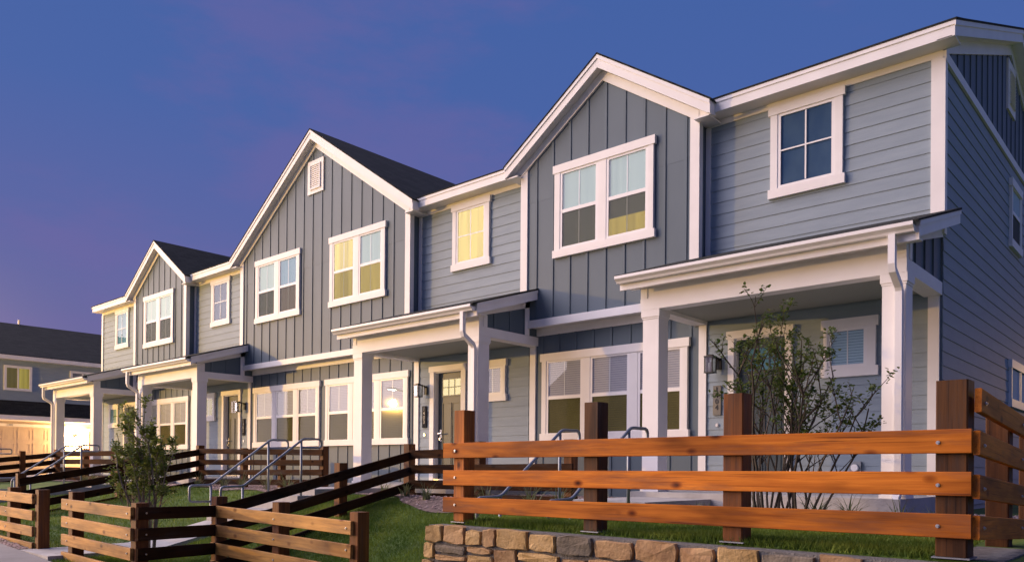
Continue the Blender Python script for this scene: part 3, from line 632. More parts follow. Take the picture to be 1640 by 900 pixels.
    for x in px:
        p = MB(); p.box(x, x+.24, -1.46, -1.22, .17, 2.57); po = obj('porch_post', p, WT, row)
        c = MB(); c.box(x-.018, x+.258, -1.478, -1.202, 2.475, 2.569); c.box(x-.008, x+.248, -1.468, -1.212, 2.45, 2.475); obj('post_cap', c, WT, po)
        c = MB(); c.box(x-.018, x+.258, -1.478, -1.202, .166, .205); obj('post_base', c, WT, po)
    # downspout: off the gutter, elbow back to the post, down its face
    xd = (px[1]+.19) if down_right else (px[0]+.05)
    ds = MB(); ds.tube([(xd, -1.775, 2.90), (xd, -1.775, 2.60), (xd, -1.755, 2.54), (xd, -1.55, 2.42), (xd, -1.515, 2.36), (xd, -1.515, .34), (xd, -1.53, .24), (xd, -1.62, .12)], .048, 4); obj('downspout', ds, MT['gutter'], row)
    return px
porch(9.31, 12.6, True, 'open', False)
porch(3.03, 6.31, True, 'wall', False)
porch(-6.31, -3.03, False, 'wall', True)
porch(-12.6, -9.31, False, 'open', True)
#@@FITTINGS
# ------------------------------------------------------------------ paths and steps
def slab(x0, x1, y0, y1, zt, th=.3): return MB().box(x0, x1, y0, y1, zt-th, zt)
def path(x0, x1, nstep, yl):
    obj('path', slab(x0, x1, -3.15, -1.664, .10), MT['conc'], None, 'structure')
    if not nstep:
        return
    ze = hz((x0+x1)/2, -4.45)+.04
    for k in range(nstep):
        y1 = -3.152-k*1.25/nstep; z = .1-(k+1)*(.1-ze)/(nstep+1)
        obj('step', slab(x0, x1, y1-1.25/nstep, y1-.002, z, .5), MT['conc'], None, 'structure')
    ys_ = np.arange(-4.41, yl-.01, -.3); 
    for a, b in zip(ys_[::4], list(ys_[4::4])+[yl]):
        mb = MB(); za, zb = hz((x0+x1)/2, a)+.035, hz((x0+x1)/2, b)+.035
        mb.hexa([(x0, b, zb-.3), (x1, b, zb-.3), (x1, a-.006, za-.3), (x0, a-.006, za-.3), (x0, b, zb), (x1, b, zb), (x1, a-.006, za), (x0, a-.006, za)])
        obj('path', mb, MT['conc'], None, 'structure')
PATHS = [(9.42, 10.45), (3.22, 4.3), (-4.82, -3.7), (-11.9, -10.85)]
path(*PATHS[0], 0, 0); path(*PATHS[1], 4, -7.0); path(*PATHS[2], 3, -7.0); path(*PATHS[3], 2, -7.0)

# ------------------------------------------------------------------ fences
def rail_mesh(Ln, h, th):
    mb = MB(); n = 6; b = .004
    for k in range(n):   # slight saw wander along the board
        pass
    A = [(0, -th/2+b, -h/2), (0, th/2-b, -h/2), (0, th/2, -h/2+b), (0, th/2, h/2-b), (0, th/2-b, h/2), (0, -th/2+b, h/2), (0, -th/2, h/2-b), (0, -th/2, -h/2+b)]
    mb.prism(A, [(Ln, y, z) for _, y, z in A]); return mb.mesh('rail')
def post_mesh(w, h, b=.008):
    mb = MB(); w2 = w/2
    o = lambda e: [(-w2+b+0, -w2+e, 0), (w2-b, -w2+e, 0), (w2-e, -w2+b, 0), (w2-e, w2-b, 0), (w2-b, w2-e, 0), (-w2+b, w2-e, 0), (-w2+e, w2-b, 0), (-w2+e, -w2+b, 0)]
    A = o(0); mb.prism([(x, y, 0) for x, y, _ in A], [(x, y, h) for x, y, _ in A])
    return mb.mesh('post')
boltm = MB(); boltm.tube([(0, 0, 0), (0, -.006, 0)], .011, 10); boltm.tube([(0, -.006, 0), (0, -.012, 0)], .006, 6); boltm = boltm.mesh('bolt')
def add_rail(t, P, Q, h=.137, th=.038, bolts=(), m='rail'):
    P, Q = Vector(P), Vector(Q); d = Q-P; o = Vector(ORG[t.name])
    r = link('rail', rail_mesh(d.length, h, th), MT[m], t)
    e = d.normalized(); n = Vector((e.y, -e.x, 0)).normalized(); u = n.cross(e)*-1
    m = Matrix((e, -n, e.cross(-n))).transposed().to_4x4(); m.translation = P-o; r.matrix_local = m
    for s in bolts:
        b = link('bolt', boltm, MT['bolt'], r); b.location = (s, -th/2, random.uniform(-.01, .01))
    return r
def add_post(t, x, y, zb, zt, w=.14, plate=False, rz=0, m='post'):
    o = Vector(ORG[t.name]); p = link('post', post_mesh(w, zt-zb), MT[m], t); p.location = Vector((x, y, zb))-o; p.rotation_euler.z = rz
    if plate:
        q = link('base_plate', MB().box(-w/2-.015, w/2+.015, -w/2-.015, w/2+.015, -.010, -.002).mesh('base_plate'), MT['steel'], p)
    return p
# stained fence on the stone wall, with its return along the end of the row
f = thing('rail_fence', 'bright orange stained rail fence standing on top of the tan stone wall', 'fence', (12, -5.4, -.03))
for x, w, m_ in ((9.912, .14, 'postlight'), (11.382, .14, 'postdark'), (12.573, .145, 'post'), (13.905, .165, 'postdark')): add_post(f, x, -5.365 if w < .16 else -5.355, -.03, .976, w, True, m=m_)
for za, zb in ((.611, .627), (.364, .387), (.120, .148)):
    add_rail(f, (9.745, -5.455, za), (14.012, -5.455, zb), .136, .036, bolts=(.157, 4.10))
for za, zb, ya in ((.858, .70, -5.40), (.618, .47, -5.434), (.372, .23, -5.434), (.143, .0, -5.434)):
    add_rail(f, (14.03, ya, za), (14.03, -2.9, zb), .136, .036, bolts=(.1, 1.3))
add_post(f, 13.93, -4.23, -.06, .85, .14, True, m='postdark'); add_post(f, 13.93, -2.98, -.06, .80, .14, True, m='postdark')
# low front fence (lit) with its jog
f = thing('rail_fence', 'low lit three rail cedar fence beside the lawn, left of the stone wall', 'fence', (7.3, -5.75, -.9))
for x, zt in ((7.375, .064), (8.77, .016)): add_post(f, x, -5.67, zt-1.05, zt)
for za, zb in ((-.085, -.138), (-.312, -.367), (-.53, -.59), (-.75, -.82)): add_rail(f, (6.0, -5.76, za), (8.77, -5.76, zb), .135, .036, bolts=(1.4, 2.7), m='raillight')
f = thing('rail_fence', 'lit cedar corner fence in front of the leafy bush by the path opening', 'fence', (5.3, -6.8, -.8))
for x, zt in ((4.42, .118), (6.26, .045)): add_post(f, x, -6.72, zt-1.0, zt)
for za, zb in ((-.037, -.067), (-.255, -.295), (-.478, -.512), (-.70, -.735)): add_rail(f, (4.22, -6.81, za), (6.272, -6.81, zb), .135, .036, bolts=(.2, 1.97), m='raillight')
for za, zb in ((-.067, -.085), (-.295, -.312), (-.512, -.53), (-.735, -.75)): add_rail(f, (6.352, -6.79, za), (6.10, -5.72, zb), .135, .036, bolts=(.1,), m='raildark')  # jog rails in the darker wood: shade on their side face painted in
# dark side fence climbing to the porch level, and its level run along the planting bed
f = thing('rail_fence', 'dark rail fence climbing the lawn from the street to the middle porch', 'fence', (5.7, -3.9, -.4))
for k, t_ in enumerate((0, .43, 1.0)):
    x, y, z = 5.335+t_*.70, -2.06-t_*3.62, .837-t_*.75
    add_post(f, x, y, z-1.0, z)
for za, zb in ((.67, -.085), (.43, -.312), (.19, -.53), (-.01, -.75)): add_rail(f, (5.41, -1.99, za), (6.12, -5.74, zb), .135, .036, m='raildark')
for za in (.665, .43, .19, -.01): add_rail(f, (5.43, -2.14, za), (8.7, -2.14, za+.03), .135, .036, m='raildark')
for x in (6.9, 8.6): add_post(f, x, -2.05, -.1, .85)
# the same pair one house along
f = thing('rail_fence', 'dark level rail fence behind the grey handrails, under the wide gable', 'fence', (.5, -2, 0))
for x in (.10, 1.5, 2.9): add_post(f, x, -2.0, -.15, .83, .12)
for z0_, z1_ in ((.785, .715), (.54, .53), (.315, .355), (.11, .17)): add_rail(f, (-1.72, -2.08, z0_), (2.97, -2.08, z1_), .108, .036, m='raildark')
f = thing('rail_fence', 'dark sloping rail fence passing behind the leafy bush', 'fence', (-1.5, -3.8, -.2))
for t_ in (0, .5, 1.0): add_post(f, -1.79+t_*.62, -2.0-t_*3.7, -.1-t_*.6, .913-t_*.62)
for za, zb in ((.78, .13), (.54, -.10), (.315, -.32), (.09, -.54)): add_rail(f, (-1.71, -1.93, za), (-1.08, -5.76, zb), .135, .036, m='raildark')
f = thing('rail_fence', 'lit four rail cedar fence at the far left street edge', 'fence', (1.8, -6.8, -.7))
for x, zt in ((.3, .13), (2.03, .125), (3.21, .117)): add_post(f, x, -6.72, zt-.95, zt)
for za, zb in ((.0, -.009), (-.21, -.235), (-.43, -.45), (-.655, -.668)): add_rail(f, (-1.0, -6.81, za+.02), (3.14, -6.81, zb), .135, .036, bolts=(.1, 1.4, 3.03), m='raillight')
f = thing('rail_fence', 'far dark rail fence below the two farthest porches', 'fence', (-8, -2, 0))
for x in (-10.6, -8.4, -6.46, -5.2): add_post(f, x, -2.0, -.1, .91)
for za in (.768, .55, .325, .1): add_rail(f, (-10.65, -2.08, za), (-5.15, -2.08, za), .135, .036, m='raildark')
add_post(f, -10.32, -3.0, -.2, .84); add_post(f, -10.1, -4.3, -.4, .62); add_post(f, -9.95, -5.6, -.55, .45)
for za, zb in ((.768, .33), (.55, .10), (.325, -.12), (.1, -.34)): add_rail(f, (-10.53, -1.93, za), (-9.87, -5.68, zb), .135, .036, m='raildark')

# ------------------------------------------------------------------ stone retaining wall
wl = thing('stone_wall', 'low tan stone and grey mortar retaining wall under the orange fence', 'wall', (12, -5.5, -1))
mo = MB(); mo.box(9.70, 14.10, -5.60, -5.42, -1.6, -.062); mo.box(13.82, 14.14, -5.28, -1.5, -1.6, -.05)
mo_o = obj('mortar', mo, MT['mortar'], wl, 'stuff')
def stone(F, a0, a1, z0, z1, depth=.10):
    """an irregular block with a cushioned, chipped face"""
    mb = MB(); nx, nz = 5, 4; j = lambda s: random.uniform(-s, s); w, h = a1-a0, z1-z0
    rings = []
    ca, cz = (a0+a1)/2+j(.03), (z0+z1)/2
    sk = j(.12)
    out = []
    per = [(0, 0), (.33, 0), (.67, 0), (1, 0), (1, .35), (1, .7), (1, 1), (.68, 1), (.34, 1), (0, 1), (0, .66), (0, .33)]
    for (p, q) in per:
        corner = (p in (0, 1)) and (q in (0, 1)); s = .022 if corner else 0.0
        px = a0+w*p+(s*w if p == 0 else -s*w if p == 1 else 0)+j(.007); pz = z0+h*q+(s*h*1.6 if q == 0 else -s*h*1.6 if q == 1 else 0)+j(.007)+sk*h*(p-.5)*.35
        out.append((px, pz))
    for n, sc in ((-.03, 1.0), (.022, 1.0), (.032, .972), (.034, .88)):
        rings.append(mb.pts([F(ca+(x-ca)*sc+j(.003), n+j(.005), cz+(z-cz)*sc+j(.003)) for x, z in out]))
    for a, b in zip(rings, rings[1:]):
        for k in range(12): t = (k+1) % 12; mb.f.append((a+k, a+t, b+t, b+k))
    c = mb.pts([F(ca+j(.04), .034+j(.009), cz+j(.02))])
    for k in range(12): mb.f.append((rings[-1]+k, rings[-1]+(k+1) % 12, c))
    o = obj('stone', mb, MT[random.choice(('stone', 'stone', 'stone2', 'stone2', 'stone3'))], wl)
    return o
FW = front(-5.60); FWE = endw(14.14)
def course(F, a0, a1, z0, z1, row_):
    a = a0
    while a < a1-.08:
        w = random.choice([.15, .2, .26, .32, .40, .45]) if row_ else random.choice([.16, .2, .24, .31, .36, .28])
        w = min(w, a1-a)
        if a1-a-w < .1: w = a1-a
        dz = random.uniform(-.018, .012)
        if row_ and w > .2 and random.random() < .35:   # two thin stones stacked
            m_ = (z0+z1)/2+random.uniform(-.02, .02); stone(F, a+.012, a+w-.012, z0+.008, m_-.012); stone(F, a+.012, a+w-.02, m_+.012, z1-.008)
        else: stone(F, a+.013, a+w-.013, z0+.012, z1-.012+dz)
        a += w
zt_ = -.052
for r_, h_ in enumerate((.165, .15, .17, .15, .18, .16)):
    course(FW, 9.66+random.uniform(-.03, .04)-r_*.012, 14.17, zt_-h_, zt_, r_)
    if r_ < 5: course(FWE, -5.58, -1.6, zt_-h_, zt_, r_)
    zt_ -= h_

# ------------------------------------------------------------------ handrails
def handrail(x, label, src=None, zl=0.0, dy=0.0):
    t = thing('handrail', label, 'handrail', (x, -4+dy, 0), 'galvanised handrails beside the entry steps')
    if src:
        for c in src.children: copy_tree(c, t)
        return t
    def rnd(P, r=.045):
        o = [Vector(P[0])]
        for a, b, c in zip(P, P[1:], P[2:]):
            a, b, c = Vector(a), Vector(b), Vector(c); u = (a-b); v = (c-b); ra = min(r, u.length*.45, v.length*.45); u.normalize(); v.normalize()
            p, q = b+u*ra, b+v*ra; o += [p, b+(u+v)*ra*.29, q]
        return o+[Vector(P[-1])]
    P = [(x, -3.36, .76), (x, -3.0, .76), (x, -3.0, .90), (x, -3.33, .90), (x, -4.36, .16), (x, -4.72, .15), (x, -4.72, -.10), (x, -4.37, -.10)]
    tb = MB(); tb.tube(rnd(P), .0185, 8); obj('rail', tb, MT['steel'], t, smooth=True)
    for y, zt, zb in ((-3.37, .865, -.1), (-4.37, .15, -.7)):
        tb = MB(); tb.tube([(x, y, zb), (x, y, zt)], .019, 8); obj('post', tb, MT['steel'], t, smooth=True)
    return t
h0 = handrail(4.25, 'right hand grey steel handrail at the middle porch steps')
handrail(3.29, 'left hand grey steel handrail at the middle porch steps', h0)
handrail(10.38, 'grey steel handrail behind the orange fence, nearer the bare shrub', h0)
handrail(9.45, 'grey steel handrail behind the orange fence, left of its second post', h0)
handrail(-3.74, 'right hand steel handrail in front of the bright far garage wall', h0, dy=-.4)
handrail(-4.78, 'left hand steel handrail in front of the bright far garage wall', h0, dy=-.4)
handrail(-10.9, 'farthest steel handrail, only its end loop showing at the left edge', h0, dy=-.1)

# ------------------------------------------------------------------ wall lanterns, plaques, bells
def lantern(x, label):
    t = thing('wall_lantern', label, 'wall lantern', (x, -.02, 1.97), 'black box wall lanterns beside the doors')
    b = MB(); b.box(x+.02, x+.10, -.04, -.02, 1.90, 2.06); obj('backplate', b, MT['black'], t)
    b = MB(); b.box(x-.0, x+.06, -.20, -.04, 2.06, 2.075); b.box(x+.05, x+.065, -.07, -.04, 2.03, 2.07); obj('arm', b, MT['black'], t)
    x0, x1, y0, y1, z0, z1 = x-.07, x+.06, -.235, -.105, 1.84, 2.085
    fr = MB()
    for a in (x0, x1-.014):
        for c in (y0, y1-.014): fr.box(a, a+.014, c, c+.014, z0+.014, z1-.02)
    obj('frame', fr, MT['black'], t)
    b = MB(); b.box(x0-.004, x1+.004, y0-.004, y1+.004, z1-.02, z1); b.box(x0+.03, x1-.03, y0+.03, y1-.03, z1, z1+.02); obj('cap', b, MT['black'], t)
    b = MB(); b.box(x0-.003, x1+.003, y0-.003, y1+.003, z0, z0+.014); obj('base', b, MT['black'], t)
    g = MB(); ring = (x0+.004, x1-.004, y0+.004, y1-.004)
    g.box(ring[0], ring[1], ring[2], ring[2]+.003, z0+.014, z1-.02); g.box(ring[1]-.003, ring[1], ring[2]+.003, ring[3], z0+.014, z1-.02); g.box(ring[0], ring[0]+.003, ring[2]+.003, ring[3], z0+.014, z1-.02)
    obj('pane', g, MT['lantern_glass'], t)
    g = MB(); g.tube([(x-.005, -.17, z0+.014), (x-.005, -.17, z0+.15)], .032, 10); obj('insert', g, MT['frost'], t, smooth=True)
    return t
def plaque(x, digits, label, m, ms, z0=1.245, z1=1.672):
    t = thing('number_plaque', label, 'number plaque', (x, -.02, (z0+z1)/2), 'vertical house number plaques')
    b = MB(); b.box(x-.06, x+.06, -.034, -.018, z0, z1); obj('plate', b, m, t)
    for k, ch in enumerate(digits):
        c = bpy.data.curves.new('numeral', 'FONT'); c.body = ch; c.size = .105; c.extrude = .003; c.align_x = 'CENTER'; c.align_y = 'CENTER'
        o = bpy.data.objects.new('tmp', c); dg = o.to_mesh() ; me = bpy.data.meshes.new_from_object(o); bpy.data.objects.remove(o)
        n = link('numeral', me, ms[min(k, len(ms)-1)], t); n.rotation_euler = (R(90), 0, 0); n.location = (0, -.018, z1-(z0+z1)/2-.06-k*.086)
    return t
def bell(x, z, label):
    b = MB(); b.tube([(x, -.018, z), (x, -.03, z)], .026, 14); o = obj('plate', b, MT['nickel'], t := thing('doorbell', label, 'doorbell', (x, -.02, z), 'round doorbells under the plaques'), smooth=False)
    b = MB(); b.tube([(x, -.03, z), (x, -.036, z)], .014, 12); obj('button', b, MT['frost'], t)
for x, num, w in ((9.69, '1404', 'nearest door, behind the bare shrub'), (3.42, '1403', 'door at the middle porch'), (-3.44, '1402', 'door at the third porch'), (-9.69, '1401', 'farthest door')):
    lantern(x-.03 if x > 0 else x-.02, 'black glass wall lantern beside the '+w)
    if abs(x) < 9.5: plaque(x, num, 'narrow dark house number plaque beside the '+w, MT['plaque'], [MT['numeral']])
    else: plaque(x, num, 'bronze house number plaque ending in 4 beside the nearest door' if x > 0 else 'house number plaque beside the farthest door', MT['plaquetan'], [MT['plaque'], MT['plaque'], MT['numeraldark'], MT['numeraldark']])
    bell(x, 1.105, 'round metal doorbell below the plaque at the '+w)
t = thing('outlet_box', 'grey weatherproof outlet box low on the siding of the nearest porch', 'outlet', (11.62, -.02, .5))
b = MB(); b.box(11.55, 11.69, -.05, -.018, .42, .58); obj('backplate', b, MT['steel'], t); b = MB(); b.tube([(11.62, -.05, .5), (11.62, -.085, .5)], .045, 12); obj('cover', b, MT['gutter'], t)

# ------------------------------------------------------------------ street lamp across the road (its glare shows in the window glass)
def street_lamp(LP, label, watts):
    gz = hz(LP.x, LP.y)
    t = thing('street_lamp', label, 'street lamp', (LP.x, LP.y-.9, gz))
    b = MB(); b.tube([(LP.x, LP.y-.9, gz), (LP.x, LP.y-.9, LP.z+.2)], .08, 10, r2=.05); b.tube([(LP.x, LP.y-.9, LP.z+.18), (LP.x, LP.y, LP.z+.24)], .04, 8); obj('pole', b, MT['black'], t)
    b = MB(); b.box(LP.x-.17, LP.x+.17, LP.y-.15, LP.y+.35, LP.z+.16, LP.z+.26); obj('lamp_head', b, MT['black'], t)
    b = MB(); b.box(LP.x-.13, LP.x+.13, LP.y-.11, LP.y+.31, LP.z+.13, LP.z+.158); obj('lens', b, MT['lens'], t)
    ll = bpy.data.lights.new('street_lamp_light', 'POINT'); ll.energy = watts; ll.color = (1, .56, .11); ll.shadow_soft_size = .22
    lo = bpy.data.objects.new('street_lamp_light', ll); COL.objects.link(lo); lo.parent = t; lo.location = (0, 1.0, LP.z-.6-gz)
street_lamp(Vector((-23.0, -21.2, 5.1)), 'lit street lamp across the road, seen mirrored in the window beside the middle porch', LAMP_W)
street_lamp(Vector((17.2, 27, 4.6)), 'lit street lamp behind the row, mirrored as small dots in the low end wall windows', LAMP_W*.035)

# ------------------------------------------------------------------ neighbouring house across the side street
nb = thing('garage_house', 'two storey grey house with a dark roof and a warmly lit garage front, far left', 'house', (-26, 3, -.4))
XN = -26.0; FN = endw(XN)
b = MB(); b.box(XN-8, XN-.02, -9, 14, -.6, 5.3); b.prism([(XN-8, -9, 5.3), (XN-.02, -9, 5.3), (XN-4, -9, 7.3)], [(XN-8, 14, 5.3), (XN-.02, 14, 5.3), (XN-4, 14, 7.3)]); obj('wall', b, ST, nb)
b = MB(); z = 3.35
while z < 5.25: b.hexa([FN(-9, 0, z), FN(14, 0, z), FN(14, .018, z), FN(-9, .018, z), FN(-9, 0, z+.178), FN(14, 0, z+.178), FN(14, .004, z+.178), FN(-9, .004, z+.178)]); z += .172
obj('siding', b, ST, nb, 'stuff')
for sx in (-1, 1):
    b = MB(); xr = XN-4; zr_ = 7.53; xe = xr+sx*4.35
    b.prism([(xr, -9.3, zr_), (xe, -9.3, 5.45), (xe, -9.3, 5.42), (xr, -9.3, zr_-.05)], [(xr, 14.3, zr_), (xe, 14.3, 5.45), (xe, 14.3, 5.42), (xr, 14.3, zr_-.05)]); ro = obj('roof', b, MT['shingle'], nb); uv_slope(ro, (xr-XN, 0, 0), (0, 1, 0), Vector((-sx*4.35, 0, 2.08)).normalized())
b = MB(); b.box(XN+.32, XN+.35, -9.3, 14.3, 5.24, 5.44); obj('fascia_board', b, WT, nb); b = MB(); b.box(XN, XN+.32, -9.3, 14.3, 5.24, 5.26); obj('soffit', b, WT, nb)
def nwin(a0, a1, z0, z1, kinds):
    c = ring4(MB(), FN, a0, a1, z0, z1, .11, 0, .05); w = obj('window', c, WT, nb); m_ = (a0+a1)/2
    for s, e, kd in ((a0+.11, m_-.03, kinds[0]), (m_+.03, a1-.11, kinds[1])):
        p = MB(); p.lbox(FN, s, e, .03, .034, z0+.11, z1-.11); obj('pane', p, MT['pane'], w)
        p = MB(); p.lbox(FN, s, e, .02, .025, z0+.11, z1-.11); obj('room', p, MT[kd], w)
    p = MB(); p.lbox(FN, m_-.03, m_+.03, .02, .048, z0+.11, z1-.11); obj('mullion', p, MT['sash'], w)
nwin(.82, 1.96, 3.845, 4.985, ('litdim2', 'litdim')); nwin(3.59, 4.73, 3.845, 4.985, ('taupe', 'litdim2')); nwin(-2.4, -1.26, 3.845, 4.985, ('olive', 'olive')); nwin(-6, -4.86, 3.845, 4.985, ('olive', 'litdim'))
b = MB(); b.prism([(XN, -9.2, 3.40), (XN+1.25, -9.2, 2.70), (XN+1.25, -9.2, 2.66), (XN, -9.2, 3.3)], [(XN, 14, 3.40), (XN+1.25, 14, 2.70), (XN+1.25, 14, 2.66), (XN, 14, 3.3)]); ro = obj('skirt_roof', b, MT['shingle'], nb); uv_slope(ro, (0, 0, 3.4), (0, 1, 0), Vector((-1.25, 0, .7)).normalized())
b = MB(); b.box(XN+1.2, XN+1.23, -9.2, 14, 2.45, 2.655); obj('fascia_board', b, WT, nb); b = MB(); b.box(XN, XN+1.2, -9.2, 14, 2.455, 2.475); obj('soffit', b, WT, nb)
b = MB(); b.lbox(FN, -9, 14, -.01, .012, -.6, 2.455); obj('garage_wall', b, MT['garage_siding'], nb)
gd = MB(); gd.lbox(FN, -1.75, 3.24, .013, .03, -.45, 2.2); gdo = obj('garage_door', gd, MT['garage_siding'], nb)
for r_ in range(4):
    for c_ in range(8):
        a = -1.75+c_*.62+.03; z = -.43+r_*.65
        obj('door_panel', ring4(MB(), FN, a+.03, a+.56, z+.06, z+.58, .05, .03, .042), MT['garage_siding'], gdo)
b = MB(); b.lbox(FN, -1.95, 3.45, .012, .055, 2.2, 2.33); b.lbox(FN, 3.24, 3.43, .012, .05, -.5, 2.2); b.lbox(FN, -1.94, -1.75, .012, .05, -.5, 2.2); obj('casing', b, WT, gdo)
sd = MB(); sd.lbox(FN, 4.46, 5.35, .012, .03, -.4, 2.1); dd = obj('door', sd, mat('brown side door', (.12, .05, .03), .5)[0], nb)
b = MB(); b.lbox(FN, 4.3, 5.5, .012, .06, 2.1, 2.24); b.lbox(FN, 4.34, 4.46, .012, .05, -.4, 2.1); b.lbox(FN, 5.35, 5.47, .012, .05, -.4, 2.1); obj('casing', b, WT, dd)
c = bpy.data.curves.new('numerals', 'FONT'); c.body = '1302'; c.size = .14; c.extrude = .004; o = bpy.data.objects.new('tmp', c); me = bpy.data.meshes.new_from_object(o); bpy.data.objects.remove(o)
n = link('house_number', me, MT['numeral'], gdo); n.matrix_local = Matrix(((0, 0, 1, .058), (1, 0, 0, .93-3), (0, 1, 0, 2.225+.4), (0, 0, 0, 1)))
b = MB(); b.tube([(-30.02, 2.57, 7.2), (-30.02, 2.57, 7.75)], .05, 8); obj('vent_pipe', b, MT['gutter'], nb)
for y in (3.85, -2.35):
    t = thing('garage_lamp', 'glaring lit wall lamp between the garage door and side door' if y > 0 else 'lit wall lamp at the left side of the far garage door', 'wall lamp', (XN, y, 1.75))
    b = MB(); b.lbox(FN, y-.06, y+.06, .012, .04, 1.62, 1.85); obj('backplate', b, MT['black'], t)
    b = MB(); b.lbox(FN, y-.08, y+.08, .06, .22, 1.80, 1.83); obj('cap', b, MT['black'], t)
    b = MB(); b.lbox(FN, y-.05, y+.05, .09, .19, 1.62, 1.80); obj('bulb', b, MT['bulb'], t)
    l_ = bpy.data.lights.new('garage_lamp_light', 'POINT'); l_.energy = GAR_W; l_.color = (1, .55, .22); l_.shadow_soft_size = .12
    o_ = bpy.data.objects.new('garage_lamp_light', l_); COL.objects.link(o_); o_.parent = t; o_.location = (.42, 0, -.10)
drv = np.linspace(-9, 14, 8); grid('driveway', np.array([-26, -22, -18, -14.6]), drv, MT['conc'], .02, zf=lambda X, Y: np.maximum(H(X, Y), -.4))

# ------------------------------------------------------------------ planting beds, gravel, lawn
def free(x, y, pad=0.0):
    for (a, b) in PATHS:
        if a-.04-pad < x < b+.04+pad and y > -7.05: return False
    return True
bedx = np.arange(-13, 13.6, .25)
def bed_edge(x): return -2.55-.36*sm((np.asarray(x)-5.4)/.8)*sm((10-np.asarray(x))/.8)-.18*np.sin(x*1.1)-.12*np.sin(x*2.7+1)
segs = [(-10.8, -4.86), (-3.66, 3.18), (4.34, 9.38), (10.49, 13.7)]
for (a, b) in segs:
    X_ = np.linspace(a, b, int((b-a)/.15)+2); v = []; fcs = []
    for k, x in enumerate(X_):
        for y in (-.03, -2.2, -2.2+(float(bed_edge(x))+2.2)*.4, -2.2+(float(bed_edge(x))+2.2)*.7, float(bed_edge(x))): v.append((x, y, hz(x, y)+.014))
    for k in range(len(X_)-1):
        for q in range(4): i = k*5+q; fcs.append((i, i+1, i+6, i+5))
    me = bpy.data.meshes.new('planting_bed'); me.from_pydata(v, [], fcs); link('planting_bed', me, MT['bed'], None, 'structure')
# gravel: one low stone shape, jittered, many times
def scatter_mesh(name, base_v, base_f, P, S, rot, m, kind='stuff', tilt=None, parent=None):
    n = len(P); bv = np.array(base_v, float); bf = np.array(base_f, int)
    c, s = np.cos(rot), np.sin(rot)
    V = bv[None]*S[:, None, :]
    x = V[..., 0]*c[:, None]-V[..., 1]*s[:, None]; y = V[..., 0]*s[:, None]+V[..., 1]*c[:, None]; z = V[..., 2]
    if tilt is not None: x = x+z*tilt[:, 0:1]; y = y+z*tilt[:, 1:2]
    V = np.stack([x, y, z], -1)+P[:, None, :]
    F_ = (bf[None]+(np.arange(n)*len(bv))[:, None, None]).reshape(-1, bf.shape[1])
    me = bpy.data.meshes.new(name); nv = n*len(bv); nf = len(F_); k = bf.shape[1]
    me.vertices.add(nv); me.vertices.foreach_set('co', V.reshape(-1)); me.loops.add(nf*k); me.loops.foreach_set('vertex_index', F_.reshape(-1).astype(np.int32))
    me.polygons.add(nf); me.polygons.foreach_set('loop_start', (np.arange(nf)*k).astype(np.int32)); me.update(calc_edges=True); me.validate()
    return link(name, me, m, parent, kind)
oct_v = [(1, 0, 0), (.25, .95, .1), (-.8, .5, 0), (-.7, -.6, .1), (.3, -.9, 0), (.15, .1, .7), (-.35, -.1, .6)]
oct_f = [(0, 1, 5), (1, 2, 5), (2, 6, 5), (2, 3, 6), (3, 4, 6), (4, 5, 6), (4, 0, 5)]
gp_ = []
while len(gp_) < 9000:
    s_ = random.choice(segs); x = random.uniform(*s_)
    if x < -4 and random.random() < .6: continue
    y = random.uniform(float(bed_edge(x)), -.15)
    gp_.append((x, y, hz(x, y)+.016))
for _ in range(900): x = random.uniform(-1.5, 3.2); y = random.uniform(-7.05, -6.85); gp_.append((x, y, hz(x, y)+.008))
gp_ = np.array(gp_); n = len(gp_); sz = RS.uniform(.012, .036, n)
scatter_mesh('gravel', oct_v, oct_f, gp_, np.stack([sz, sz*RS.uniform(.6, 1, n), sz*RS.uniform(.5, .9, n)], 1), RS.uniform(0, 6.3, n), MT['gravel'])
# lawn blades
P_ = []
def lawn(x0, x1, y0, y1, n, ok=lambda x, y: True):
    x = RS.uniform(x0, x1, n); y = RS.uniform(y0, y1, n)
    k = (y < bed_edge(x)-.02)
    for (a, b) in PATHS: k &= ~((x > a-.03) & (x < b+.03) & (y > (-3.17 if a > 9 else -7.1)))
    k &= ~((y < -5.45) & (x > 9.6)); k &= ~((x > 13.8) & (y > -5.6))
    k &= np.array([ok(a, b) for a, b in zip(x, y)]) if ok is not None else True
    x, y = x[k], y[k]; P_.append(np.stack([x, y, H(x, y)-.004], 1))
lawn(9.55, 13.8, -5.44, -4.2, 46000, None); lawn(10.4, 13.8, -4.2, -2.6, 14000, None)
lawn(4.3, 9.7, -6.7, -2.6, 80000, None); lawn(-4, 3.2, -6.7, -2.6, 34000, None); lawn(4.2, 9.7, -7.0, -6.6, 7000, None)
P_ = np.concatenate(P_); n = len(P_)
hh = RS.uniform(.028, .062, n)*(1+.25*np.sin(P_[:, 0]*3.1)*np.sin(P_[:, 1]*4.3+P_[:, 0])); wd = RS.uniform(.006, .012, n)
scatter_mesh('grass', [(-.5, 0, 0), (.5, 0, 0), (0.1, 0, 1)], [(0, 1, 2)], P_, np.stack([wd, wd, hh], 1), RS.uniform(0, 6.3, n), MT['grass'], tilt=RS.uniform(-.7, .7, (n, 2)))
print('grass', n)

